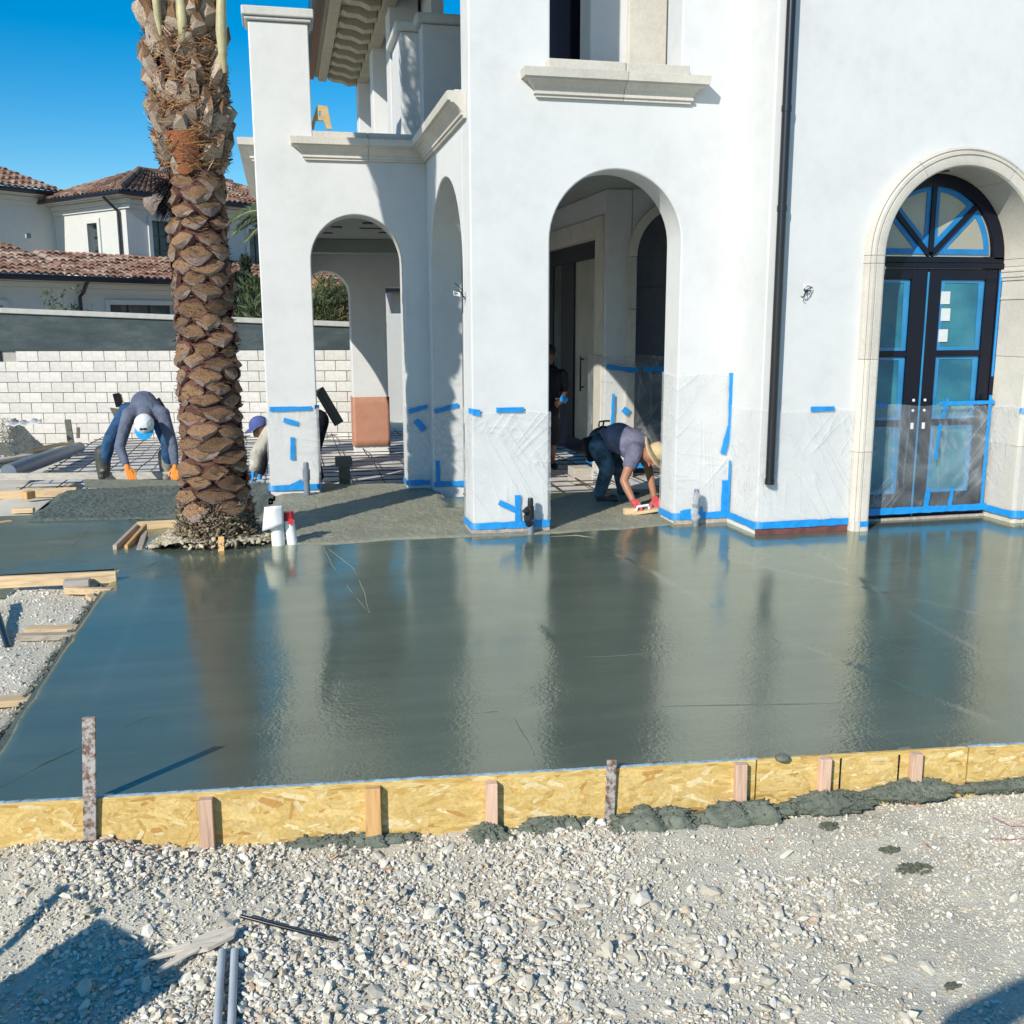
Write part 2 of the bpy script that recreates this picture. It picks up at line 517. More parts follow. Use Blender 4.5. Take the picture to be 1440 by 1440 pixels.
# ---- ground
def ground():
    t = NT('gravel_ground')
    f = t.math('ADD', t.math('MULTIPLY', t.noise(1.1, 5, .6), .5), t.math('MULTIPLY', t.noise(60, 5, .6), .5))
    c = t.ramp(f, [(.3, (.54, .485, .375)), (.5, (.71, .655, .525)), (.7, (.82, .765, .635))])
    return t.set(Base_Color=c, Roughness=.95, Specular_IOR_Level=.1, Normal=t.bump(t.noise(85, 6, .7), .9, .014))
M_GROUND = ground()
def stones(name):
    t = NT(name)
    a = t.n('Attribute'); a.attribute_name = 'tint'
    m = t.ramp(t.noise(70, 4, .6), [(.3, .82), (.7, 1.1)])
    c = t.mix(1.0, a.outputs['Color'], m, 'MULTIPLY')
    return t.set(Base_Color=c, Roughness=.9, Specular_IOR_Level=.2)
M_STONES = stones('crushed_limestone')
M_STRAND = stones('wood_strands')
M_SAND = mat('sandy_soil', (.50, .42, .29), .95, .2, 14, .7, 90, .015)

# ---- palm
def boot_mat(name, stops, sc=(14, 14, 60)):
    t = NT(name)
    f = t.noise(1, 5, .65, t.coord(sc), .6)
    c = t.ramp(f, stops)
    oi = t.n('ObjectInfo'); mr = t.n('MapRange'); mr.inputs['To Min'].default_value = .72; mr.inputs['To Max'].default_value = 1.2
    t.l(oi.outputs['Random'], mr.inputs[0])
    hs = t.n('HueSaturation'); t.l(mr.outputs[0], hs.inputs['Value']); t.l(c, hs.inputs['Color'])
    return t.set(Base_Color=hs.outputs[0], Roughness=.85, Specular_IOR_Level=.2, Normal=t.bump(f, .7, .012))
M_CUT = boot_mat('cut_frond_base', [(.30, (.055, .024, .014)), (.47, (.20, .105, .055)), (.6, (.34, .22, .125)), (.76, (.54, .43, .31))], (22, 22, 30))
M_STUB = boot_mat('torn_frond_base', [(.28, (.17, .095, .055)), (.48, (.42, .31, .22)), (.68, (.76, .67, .58))], (50, 50, 12))
M_BARK = boot_mat('palm_bark', [(.3, (.045, .02, .016)), (.55, (.155, .075, .055)), (.75, (.30, .19, .14))])
M_LIP = boot_mat('grey_frond_lip', [(.3, (.10, .06, .05)), (.52, (.30, .22, .18)), (.68, (.60, .53, .48))], (30, 30, 22))
M_FIBRE = boot_mat('palm_fibre', [(.3, (.09, .04, .018)), (.55, (.27, .14, .06)), (.8, (.50, .37, .20))], (40, 40, 90))
M_REDFIB = boot_mat('red_palm_fibre', [(.3, (.14, .045, .02)), (.6, (.32, .12, .05)), (.8, (.42, .2, .09))], (50, 50, 120))
M_ROOT = boot_mat('palm_root_mat', [(.3, (.10, .08, .055)), (.55, (.27, .22, .15)), (.8, (.42, .36, .26))], (60, 60, 60))
M_PETIOLE = mat('palm_petiole', (.44, .39, .21), .5, .3, 5, .2, 30)
M_LEAF = mat('palm_leaflet', (.075, .105, .045), .55, .3, 3, 0)
M_CYPRESS = mat('cypress_foliage', (.022, .036, .018), .8, .4, 6, 0, rand=.2)
M_BAMBOO = mat('reed_foliage', (.085, .115, .04), .7, .4, 6, 0, rand=.2)
M_SHRUB = mat('shrub_leaf', (.075, .11, .05), .7, .3, 6, 0)
M_TRUNK = mat('tree_bark', (.16, .11, .07), .9, .3, 12, .5, 60)
def tilemat():
    t = NT('clay_roof_tile')
    v = t.coord((4, 4, 4))
    vo = t.n('TexVoronoi', feature='F1'); vo.inputs['Scale'].default_value = 1.0; t.l(v, vo.inputs['Vector'])
    sep = t.n('SeparateColor'); t.l(vo.outputs['Color'], sep.inputs[0])
    c = t.ramp(sep.outputs[0], [(0, (.13, .07, .048)), (.35, (.23, .125, .085)), (.7, (.29, .175, .125)), (1, (.40, .30, .235))])
    return t.set(Base_Color=c, Roughness=.85, Specular_IOR_Level=.25, Normal=t.bump(t.noise(20, 4), .3, .01))
M_TILE = tilemat()
M_SOFFIT = mat('tan_plaster_soffit', (.42, .37, .27), .85, .1, 6, .1, 50)
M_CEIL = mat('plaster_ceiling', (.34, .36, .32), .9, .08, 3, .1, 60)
M_ORANGE = mat('orange_stucco', (.55, .27, .13), .9, .15, 5, .2, 30)
M_PLY = wood('plywood', (.62, .43, .20), (6, 30, 30))
# ---- clothes and skin
M_SKIN = mat('skin', (.36, .17, .10), .5, .12, 14, .1, 90)
M_SKIN2 = mat('skin_dark', (.20, .095, .06), .5, .12, 14, .1, 90)
def cloth(name, col, var=.25): return mat(name, col, .85, var, 9, .8, 13, .03, spec=.2)
M_GREYSHIRT = cloth('grey_shirt', (.115, .135, .185))
M_PURPLE = cloth('heather_shirt', (.145, .145, .21))
M_JEANS = cloth('blue_jeans', (.028, .075, .16), .5)
M_JEANS2 = cloth('spattered_jeans', (.06, .10, .13), .9)
M_NAVY = cloth('navy_cloth', (.012, .013, .022))
M_BLACKCLOTH = cloth('black_cloth', (.010, .010, .013))
def plaid():
    t = NT('plaid_cloth')
    w1 = t.n('TexWave', wave_type='BANDS', bands_direction='X'); w1.inputs['Scale'].default_value = 9
    w2 = t.n('TexWave', wave_type='BANDS', bands_direction='Z'); w2.inputs['Scale'].default_value = 9
    for w in (w1, w2): t.l(t.tc.outputs['Object'], w.inputs[0])
    f = t.math('MULTIPLY', w1.outputs[1], w2.outputs[1])
    return t.set(Base_Color=t.ramp(f, [(.3, (.010, .010, .013)), (.8, (.035, .035, .038))]), Roughness=.9)
M_PLAID = plaid()
M_PALECLOTH = cloth('dusty_pale_cloth', (.44, .41, .35))
M_CAPW = cloth('white_cap', (.72, .74, .75), .05)
M_CAPB = cloth('bright_blue_brim', (.02, .30, .62), .08)
M_CAPN = cloth('blue_cap', (.075, .105, .27), .15)
M_GLOVE = cloth('orange_glove', (.80, .26, .045), .2)
M_GLOVE2 = cloth('pink_glove', (.55, .09, .10), .4)
M_GLOVEB = cloth('black_palm', (.015, .015, .015))
M_STRAW = mat('straw', (.55, .43, .25), .8, .15, 30, .5, 120, .004)
M_RUBBER = mat('rubber_boot', (.05, .055, .045), .6, .4, 12, .3, 30)
M_MUDBOOT = mat('mud_covered_boot', (.23, .22, .18), .8, .3, 12, .4, 40)
M_HAIR = mat('dark_hair', (.01, .008, .007), .6, .2, 40, .3, 200)
# ================================================================== THE VILLA
def arch(x0, x1, spring, n=28, rz=None):
    """points over an arch from (x0, spring) to (x1, spring)"""
    c = (x0 + x1) / 2; r = (x1 - x0) / 2; rz = rz or r
    return [(c - r * math.cos(math.pi * i / n), spring + rz * math.sin(math.pi * i / n)) for i in range(n + 1)]
FXZ = lambda u, v, d: (u, d, v)          # wall facing -Y : u = X, v = Z, d = Y
FYZ = lambda u, v, d: (d, u, v)          # wall facing -X : u = Y, v = Z, d = X
villa = empty('villa', (3.0, 10.5, 0), 'white stucco villa under construction with arched openings masked in plastic', 'house')
B0 = -.16
def wall(name, outline, fn, d0, d1, holes=(), m=M_STUCCO, bevel=.014):
    mb = MB(); mb.prism(outline, fn, d0, d1, holes)
    return mb.build(name, m, villa, smooth=30, bevel=bevel, dissolve=True)
BY = 8.93; BT = .37; DY = 8.30; WY = 11.62
# projecting bay with the big arch and the window over it
bay = wall('wall', [(1.66, B0), (2.385, B0)] + arch(2.385, 3.645, 2.66) + [(3.645, B0), (4.6, B0), (4.6, 7.4), (1.66, 7.4)], FXZ, BY, BY + BT,
           holes=[[(2.38, 4.17), (2.38, 6.6), (3.60, 6.6), (3.60, 4.17)]])
# side of the loggia
wall('wall', [(BY + BT, B0), (9.345, B0)] + arch(9.345, 11.44, 2.42, rz=.95) + [(11.44, B0), (WY, B0), (WY, 3.78), (BY + BT, 3.78)], FYZ, 1.662, 2.03)
# wing front with the chimney-like pillar
wall('wall', [(-.2, B0), (.36, B0)] + arch(.36, 1.385, 2.61) + [(1.385, B0), (2.03, B0), (2.03, 3.74), (.425, 3.74), (.425, 5.08), (-.2, 5.08)], FXZ, WY, WY + .38)
# wing left side and back arcades
wall('wall', [(12.0, B0), (12.2, B0)] + arch(12.2, 13.75, 1.8, 20) + [(13.75, B0), (14.1, B0)] + arch(14.1, 15.9, 1.8, 20) + [(15.9, B0), (16.35, B0), (16.35, 3.74), (12.0, 3.74)], FYZ, -.198, .16)
wall('wall', [(.16, B0), (.34, B0)] + arch(.34, 1.06, 2.36, 16) + [(1.06, B0), (1.62, B0), (1.62, 2.48), (3.3, 2.48), (3.3, B0), (4.1, B0), (4.1, 3.6), (.16, 3.6)], FXZ, 16.0, 16.348)
# the wall to the right with the arched french door
wall('wall', [(4.2, B0), (5.20, B0)] + arch(5.20, 6.98, 2.52, 32) + [(6.98, B0), (10.2, B0), (10.2, 7.4), (4.2, 7.4)], FXZ, DY, DY + .80)
# inside the loggia: two house walls, one with a glazed door, one with a cased arch
XC = 4.15; YB = 12.7
wall('wall', [(YB, B0), (13.1, B0), (13.1, 3.06), (15.9, 3.06), (15.9, B0), (16.6, B0), (16.6, 3.62), (YB, 3.62)], FYZ, XC, XC + .35)
wall('wall', [(XC + .352, B0), (4.502, B0)] + arch(4.502, 5.86, 2.78, 24) + [(5.86, B0), (7.0, B0), (7.0, 3.62), (XC + .352, 3.62)], FXZ, YB, YB + .4)
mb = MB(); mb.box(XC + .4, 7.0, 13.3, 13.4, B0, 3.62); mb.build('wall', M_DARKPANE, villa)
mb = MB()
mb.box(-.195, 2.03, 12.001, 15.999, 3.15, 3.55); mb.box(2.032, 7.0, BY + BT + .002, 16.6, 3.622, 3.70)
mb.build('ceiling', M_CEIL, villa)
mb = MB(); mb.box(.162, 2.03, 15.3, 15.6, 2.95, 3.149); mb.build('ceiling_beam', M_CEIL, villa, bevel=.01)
for x, y, zc_ in ((.62, 12.7, 3.15), (1.1, 12.8, 3.15), (.75, 13.4, 3.15), (.68, 14.3, 3.15), (2.9, 10.4, 3.622)):
    mb = MB(); mb.tube([(x, y, zc_ - .016), (x, y, zc_ + .002)], .07, 14); mb.build('ceiling_light', M_BLACK, villa)
for x, y in ((1.45, 13.5), (1.75, 14.1)):
    mb = MB(); mb.box(x - .4, x + .25, y - .04, y + .04, 3.138, 3.152); mb.build('ceiling_vent', M_BLACK, villa)
# cased arch stones inside and the inner door
mb = MB()
n = 24
def cprof(r): return [(r, 11.47), (r + .09, 11.47), (r + .10, 11.50), (r, 11.88)]
for (za, zb) in ((B0, 1.28), (1.285, 2.1), (2.105, 2.775)):
    m2 = MB(); m2.box(4.44, 4.56, YB - .04, YB + .4, za, zb); m2.build('casing_stone', M_STONE, villa, bevel=.006)
m2 = MB()
def st(i):
    a = math.pi - math.pi * i / 24
    return [(5.181 + rr * math.cos(a), yy, 2.78 + rr * math.sin(a)) for rr, yy in ((.62, YB - .04), (.74, YB - .04), (.74, YB + .002), (.68, YB + .002), (.68, YB + .4), (.62, YB + .4))]
m2.sweep([0] * 6, st, 25); m2.build('casing_stone', M_STONE, villa, smooth=30)
M_SHADESTONE = mat('shade_darkened_stone', (.10, .105, .12), .7, .15, 5, .2, 40)  # reveal stone with the shade of the recess put into its colour
for za, zb in ((B0, 1.42), (1.425, 2.40), (2.405, 3.46)):
    m2 = MB(); m2.box(4.5, 5.86, YB + .30, YB + .36, za, zb); m2.build('recess_panel', M_SHADESTONE, villa, bevel=.005)
# inner glazed door, seen past the front arch
idoor = MB(); X0 = XC + .10
idoor.box(X0, X0 + .06, 13.102, 13.42, 0, 3.058); idoor.box(X0, X0 + .06, 15.7, 15.898, 0, 3.058); idoor.box(X0, X0 + .06, 13.42, 15.7, 2.80, 3.057); idoor.box(X0, X0 + .06, 13.42, 15.7, 0, .22)
idoor.box(X0 - .01, X0 + .05, 14.5, 15.2, .22, 2.80)
idr = idoor.build('door', M_DOOR, villa, bevel=.006)
for ya, yb in ((13.422, 14.498), (15.202, 15.698)):
    mb = MB(); mb.box(X0 + .02, X0 + .04, ya, yb, .222, 2.798); mb.build('pane', M_DARKPANE if ya > 15 else M_FANPANE, idr)
mb = MB(); mb.tube([(X0 - .05, 13.98, .95), (X0 - .05, 13.98, 1.45)], .014, 8); mb.box(X0 - .05, X0, 13.97, 13.99, 1.0, 1.02); mb.box(X0 - .05, X0, 13.97, 13.99, 1.4, 1.42); mb.build('handle', M_BLACK, idr)
for a in ((12.78, 13.1, B0, 1.5), (12.78, 13.1, 1.504, 3.30)):
    mb = MB(); mb.box(XC - .03, XC + .1, a[0], a[1], a[2], a[3]); mb.build('casing_stone', M_STONE, villa, bevel=.008)
mb = MB(); mb.box(XC - .03, XC + .1, 13.103, 16.1, 3.04, 3.30); mb.build('casing_stone', M_STONE, villa, bevel=.008)

# --- moulded sills and cornices: a profile of (height, projection) carried round a wall with returned ends
PROF = [(0, 0), (0, .030), (.022, .030), (.026, .048), (.045, .048), (.050, .040), (.085, .062), (.125, .105), (.130, .135), (.142, .135), (.146, .158), (.215, .166), (.222, .150), (.222, 0)]
def cornice(name, a0, a1, face, z, fn, ret0=True, ret1=True, k=1.0, m=M_STONE, scale=1.0):
    """a0..a1 along the wall; fn(along, out, z) -> point"""
    mb = MB()
    pr = [(h * scale, p * k) for h, p in PROF]
    rings = [[fn(a0 - (p if ret0 else 0), p, z + h) for h, p in pr], [fn(a1 + (p if ret1 else 0), p, z + h) for h, p in pr]]
    mb.sweep(pr, lambda i: rings[i], 2)
    if ret0: # close the returned end back to the wall
        q = [fn(a0, 0, z + h) for h, p in pr]
        mb.sweep(pr, lambda i: [rings[0], [fn(a0 - p, 0, z + h) for h, p in pr]][i], 2)
    if ret1:
        mb.sweep(pr, lambda i: [[fn(a1 + p, 0, z + h) for h, p in pr], rings[1]][i], 2)
    return mb.build(name, m, villa)
F_BAY = lambda a, p, z: (a, BY - .002 - p, z)
F_WING = lambda a, p, z: (a, WY - .002 - p, z)
F_SIDE = lambda a, p, z: (1.66 - .002 - p, a, z)
F_LEFT = lambda a, p, z: (-.2 - .002 - p, a, z)
cornice('window_sill', 2.28, 3.045, BY, 3.865, F_BAY, True, False)
cornice('window_sill', 3.05, 3.655, BY, 3.865, F_BAY, False, True)
for a, b in ((2.34, 3.045), (3.05, 3.64)):
    mb = MB(); mb.box(a, b, BY - .10, BY + BT - .01, 4.088, 4.172); mb.build('sill_block', M_STONE, villa, bevel=.008)
cornice('balcony_cornice', .36, 1.02, WY, 3.69, F_WING, True, False, 1.05)
cornice('balcony_cornice', 1.024, 1.655, WY, 3.69, F_WING, False, False, 1.05)
cornice('balcony_cornice', 10.4, WY - .01, 0, 3.694, F_SIDE, False, False, 1.05)
cornice('balcony_cornice', BY + .1, 10.396, 0, 3.694, F_SIDE, False, False, 1.05)
mb = MB(); mb.box(.428, 1.02, WY - .06, WY + .37, 3.912, 3.985); mb.build('parapet_cap', M_STONE, villa, bevel=.006)
mb = MB(); mb.box(1.024, 2.02, WY - .06, WY + .37, 3.912, 3.985); mb.build('parapet_cap', M_STONE, villa, bevel=.006)
mb = MB(); mb.box(1.60, 2.0, BY + BT + .004, WY - .064, 3.916, 3.985); mb.build('parapet_cap', M_STONE, villa, bevel=.006)
cornice('balcony_cornice', WY + .2, 16.3, 0, 3.69, F_LEFT, True, False, 1.05)
mb = MB()
for zz, p in ((5.05, .03), (5.10, .055)):
    pass
mb.box(-.235, .46, WY - .035, WY + .42, 5.082, 5.12); mb.box(-.262, .487, WY - .062, WY + .447, 5.12, 5.215)
mb.build('pillar_cap', M_CAP, villa, bevel=.016, segs=3)
# --- terrace above the loggia
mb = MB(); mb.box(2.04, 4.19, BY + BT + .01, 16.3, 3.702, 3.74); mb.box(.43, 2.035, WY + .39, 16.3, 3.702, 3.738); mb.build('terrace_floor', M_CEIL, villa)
UY = 12.3
def px_box(name, x0, x1, ytop, Y, dep, zb, m=M_STUCCO, cap=None):
    a = at(x0, ytop, Y); b = at(x1, ytop, Y)
    mb = MB(); mb.box(a.x, b.x, Y, Y + dep, zb, a.z); mb.build(name, m, villa, bevel=.012)
    if cap:
        m2 = MB(); m2.box(a.x - .07, b.x + .07, Y - .07, Y + dep + .07, a.z + .002, a.z + cap); m2.build('pillar_cap', M_CAP, villa, bevel=.03, segs=3)
px_box('terrace_pillar', 563, 596, 44, 12.5, .9, 3.74, cap=.11)
px_box('terrace_pillar', 593, 664, 33, 12.2, 1.25, 3.74, cap=.11)
# wall of the upper storey facing the terrace, its openings framed by deep piers
for Y, x0, x1, nm in ((18.0, 503, 530, 'terrace_pier'), (15.75, 524, 556, 'terrace_pier'), (13.75, 549, 590, 'terrace_pier')):
    a = at(x0, 110, Y); b = at(x1, 110, Y)
    mb = MB(); mb.box(a.x, b.x, Y, Y + .45, 3.7, 6.05); mb.build(nm, M_STUCCO, villa, bevel=.012)
mb = MB(); mb.box(1.95, 2.1, 12.9, 18.4, 3.7, 6.05); mb.build('wall', M_STUCCO, villa)
# eave: soffit, brackets, fascia, gutter, tiled roof
ZE = 6.05
mb = MB(); mb.box(.80, 2.2, 10.2, 18.35, ZE, ZE + .05); mb.build('soffit', M_SOFFIT, villa)
mb = MB(); mb.box(1.44, 1.62, 10.2, 18.36, ZE - .14, ZE - .002); mb.build('frieze', M_SOFFIT, villa, bevel=.02)
mb = MB(); mb.box(.80, .95, 10.2, 18.36, ZE - .07, ZE - .002); mb.box(.74, .86, 10.2, 18.38, ZE - .002, ZE + .16); mb.build('fascia', M_SOFFIT, villa, bevel=.02)
mb = MB()
mb.prism([(.56, ZE + .20), (.58, ZE + .02), (.64, ZE - .03), (.738, ZE - .03), (.738, ZE + .20)], lambda u, v, d: (u, d, v), 10.2, 18.42); mb.build('gutter', M_BLACK, villa, bevel=.01)
k = 0
for i in range(15):
    y = 10.6 + i * .54
    mb = MB()
    mb.prism([(.96, ZE - .003), (1.43, ZE - .003), (1.43, ZE - .13), (1.30, ZE - .15), (1.18, ZE - .10), (1.04, ZE - .09), (.97, ZE - .05)], lambda u, v, d: (u, d, v), y - .10, y + .10)
    mb.build('bracket', M_SOFFIT, villa)
mb = MB(); mb.prism([(.80, ZE + .26), (2.4, ZE + .85), (2.4, ZE + .75), (.80, ZE + .17)], lambda u, v, d: (u, d, v), 10.2, 18.4); mb.build('roof', M_TILE, villa)
# back wall seen through the bay window, with a dark opening and a stone jamb
xw = at(830, 40, 9.9).x
mb = MB(); mb.box(xw, 4.19, 9.9, 10.25, 3.74, 6.9); mb.build('wall', M_STUCCO, villa, bevel=.012)
mb = MB(); mb.box(2.2, 3.9, 10.7, 10.8, 3.74, 6.9); mb.build('room_shade_panel', M_DOOR, villa)  # black sheet standing in for the shade of the room behind
mb = MB(); mb.prism([(2.75, 3.74), (2.8, 3.74), (3.5, 5.2), (3.45, 5.2)], FXZ, 10.6, 10.66); mb.build('stair_rail', M_BLACK, villa)
a = at(884, 40, 9.84); b = at(938, 40, 9.84)
mb = MB(); mb.box(a.x, b.x, 9.84, 9.898, 3.74, 6.9); mb.build('jamb_stone', M_STONE, villa, bevel=.01)
mb = MB(); mb.box(1.7, 4.19, BY + BT + .01, 11.5, 6.9, 7.1); mb.build('roof', M_STUCCO, villa)
mb = MB(); mb.box(4.2, 10.2, DY + .64, 11.4, 7.2, 7.38); mb.build('roof', M_STUCCO, villa)

# --- cast stone casing round the french door: jamb stones and arch stones
CX, CZ, RI = 6.09, 2.52, .78
SEC = [(0, 8.72), (0, 8.235), (.012, 8.212), (.03, 8.205), (.088, 8.205), (.092, 8.214), (.100, 8.214), (.104, 8.200), (.128, 8.200), (.134, 8.225), (.140, 8.235), (.150, 8.220), (.165, 8.226), (.172, 8.255), (.172, 8.305), (.105, 8.305), (.105, 8.72)]
def jamb(side, z0, z1):
    mb = MB()
    ring = lambda z: [(CX + side * (RI + r), y, z) for r, y in SEC]
    mb.sweep(SEC, lambda i: [ring(z0), ring(z1)][i], 2)
    return mb.build('casing_stone', M_STONE, villa)
for sd_ in (-1, 1):
    for z0, z1 in ((-.02, .748), (.752, 1.598), (1.602, 2.448), (2.452, 2.518)):
        jamb(sd_, z0, z1)
for a0, a1 in ((180, 122), (121.7, 58), (57.7, 0)):
    mb = MB(); N = 16
    def stn(i):
        a = R(a0 + (a1 - a0) * i / N)
        return [(CX + (RI + r) * math.cos(a), y, CZ + .002 + (RI + r) * math.sin(a)) for r, y in SEC]
    mb.sweep(SEC, stn, N + 1); mb.build('casing_stone', M_STONE, villa, smooth=25)
for sd_ in (1, -1):        # impost moulding on the reveal
    mb = MB()
    for z0, z1, p in ((2.32, 2.35, .012), (2.35, 2.40, .022), (2.40, 2.425, .030), (2.14, 2.16, .010)):
        xa = CX + sd_ * RI; xb = CX + sd_ * (RI - p)
        mb.box(min(xa, xb), max(xa, xb), 8.25, 8.64, z0, z1)
    mb.build('impost', M_STONE, villa, bevel=.004)
mb = MB(); mb.tube([(6.0, 8.45, 3.288), (6.0, 8.45, 3.305)], .045, 14); mb.build('soffit_light', M_BLACK, villa)

# --- french door: frame, fanlight, two leaves with three panes each, film and tape
DF = 8.64
frame = MB()
N = 40
def ringf(i, r0, r1, y0, y1, cz=2.52):
    a = math.pi - math.pi * i / N
    return [(CX + r * math.cos(a), y, cz + r * math.sin(a)) for r, y in ((r0, y0), (r1, y0), (r1, y1), (r0, y1))]
frame.sweep([0] * 4, lambda i: ringf(i, .665, .779, DF, DF + .09), N + 1)
frame.box(CX - .779, CX + .779, DF - .012, DF + .09, 2.435, 2.485); frame.box(CX - .779, CX + .779, DF, DF + .088, 2.487, 2.545)
frame.box(CX - .779, CX - .735, DF, DF + .09, 0, 2.435); frame.box(CX + .735, CX + .779, DF, DF + .09, 0, 2.435)
frame.box(CX - .735, CX + .735, DF + .002, DF + .1, -.06, .028)
door = frame.build('door_frame', M_DOOR, villa, smooth=30, bevel=.004)
def sector(a0, a1, r, inset):
    """2-D fan segment between two angles, kept `inset` inside its edges"""
    A0, A1 = R(a0), R(a1); pts = []
    half = (A1 - A0) / 2; mid = (A0 + A1) / 2
    o = inset / math.sin(half)
    apex = (o * math.cos(mid), o * math.sin(mid))
    r2 = r - inset
    da = math.asin(inset / r2)
    pts.append(apex)
    for i in range(13):
        a = A0 + da + (A1 - A0 - 2 * da) * i / 12
        pts.append((r2 * math.cos(a), r2 * math.sin(a)))
    return [(CX - .02 + p[0], 2.548 + p[1]) for p in pts]
for a0, a1 in ((0, 45), (45, 90), (90, 135), (135, 180)):
    o = sector(a0, a1, .665, .018); i_ = sector(a0, a1, .665, .070)
    mb = MB(); mb.prism(sector(a0, a1, .672, .002), FXZ, DF + .045, DF + .055); mb.build('pane', M_FANPANE, door)
    mb = MB(); mb.prism(o, FXZ, DF + .036, DF + .0445, holes=[i_]); mb.build('tape_border', M_TAPED, door)
for a in (45, 90, 135):
    d = Vector((math.cos(R(a)), 0, math.sin(R(a)))); o = Vector((CX - .02, DF + .03, 2.548))
    mb = MB(); mb.bar(o + d * .01, o + d * .67, .05, .028, (0, 1, 0)); mb.build('glazing_bar', M_DOOR, door, bevel=.004)
mb = MB(); mb.box(5.46, 5.53, DF + .025, DF + .034, 2.60, 2.71); mb.build('sticker', M_STICKER, door)
LX = CX - .035
for lx0, lx1, p0, p1 in ((CX - .733, LX - .003, 5.475, 5.885), (LX + .003, CX + .733, 6.205, 6.70)):
    lf = MB(); y0, y1 = DF + .012, DF + .075
    zs = [(.03, .25), (.93, .985), (1.60, 1.655), (2.33, 2.432)]
    lf.box(lx0, p0, y0, y1, .03, 2.432); lf.box(p1, lx1, y0, y1, .03, 2.432)
    for za, zb in zs: lf.box(p0 + .0005, p1 - .0005, y0 + .001, y1 - .001, za, zb)
    leaf = lf.build('door_leaf', M_DOOR, door, bevel=.004)
    for za, zb in ((.25, .93), (.985, 1.60), (1.655, 2.33)):
        mb = MB(); mb.box(p0 - .005, p1 + .005, y0 + .030, y0 + .038, za - .005, zb + .005); mb.build('pane', M_PANE, leaf)
        w_ = .055
        mb = MB(); mb.prism([(p0 + .004, za + .004), (p1 - .004, za + .004), (p1 - .004, zb - .004), (p0 + .004, zb - .004)], FXZ, y0 + .022, y0 + .029,
                            holes=[[(p0 + w_ * .9, za + w_ * .7), (p1 - w_, za + w_ * .6), (p1 - w_ * 1.2, zb - w_ * .6), (p0 + w_, zb - w_ * .5)]])
        mb.build('tape_border', M_FILM, leaf)
    xs = (lx1 - .06) if lx0 < 5.8 else (lx0 + .06)
    for zz in (1.08, 1.18):
        mb = MB(); mb.tube([(xs, y0 - .006, zz), (xs, y0 + .002, zz)], .014, 10); mb.build('lock_plug', M_WHITE, leaf)
    mb = MB(); mb.tube([(xs, y0 - .006, .9), (xs, y0 - .006, .96)], .016, 10); mb.build('lock_plug', M_WHITE, leaf)
for zz, xx in ((2.16, 6.27), (2.0, 6.285), (1.80, 6.275)):
    mb = MB(); mb.box(xx - .045, xx + .055, DF + .030, DF + .0335, zz - .06, zz + .06); mb.build('sticker', M_STICKER, door)
mb = MB(); mb.box(LX - .007, LX + .010, DF + .004, DF + .0105, .03, 2.40); mb.build('tape_strip', M_FILM, door)
mb = MB(); mb.box(CX + .742, CX + .765, DF - .006, DF - .001, 1.4, 2.40); mb.build('tape_strip', M_TAPE, door)

# --- downpipe, wires, base strips
dp = MB(); dp.tube([(4.288, DY - .055, .49), (4.288, DY - .055, 7.4)], .040, 16)
for zz in (.5, 2.9, 3.72, 5.6): dp.tube([(4.288, DY - .055, zz - .02), (4.288, DY - .055, zz + .03)], .045, 16)
dp.build('downpipe', M_BLACK, villa, smooth=50)
def wires(c, out, name='wire_stub'):
    mb = MB(); c = Vector(c)
    for i in range(9):
        p = c + Vector((random.uniform(-.03, .03), random.uniform(-.03, .03), random.uniform(-.035, .035)))
        pts = [c]
        for j in range(4):
            p = p + Vector(out) * random.uniform(.0, .02) + Vector((random.uniform(-.03, .03), random.uniform(-.01, .01), random.uniform(-.03, .03)))
            pts.append(p)
        mb.tube(pts, .004, 5, mi=i % 2)
    return mb.build(name, [M_BLACK, M_WHITE], villa)
wires(at(1134, 407, DY - .005), (0, -1, 0)); wires(at(648, 413, 9.15), (-1, -.3, 0))
M_BASE = mat('red_primed_base', (.16, .055, .05), .8, .4, 12, .6, 60)
M_BASE2 = mat('mortar_base', (.42, .36, .32), .9, .3, 20, .8, 60, .01)
mb = MB(); mb.box(4.19, 5.13, DY - .012, DY - .001, -.03, .052); mb.build('base_strip', M_BASE, villa)
mb = MB(); mb.box(1.645, 2.39, BY - .014, BY - .001, -.03, .045); mb.box(1.645, 1.659, BY, 9.3, -.03, .045); mb.build('base_strip', M_BASE2, villa)
mb = MB(); mb.box(3.64, 4.185, BY - .014, BY - .001, -.03, .045); mb.build('base_strip', M_BASE2, villa)
mb = MB(); mb.box(5.25, 6.9, DF - .03, DF - .002, -.03, .02); mb.build('base_strip', M_BASE2, villa)

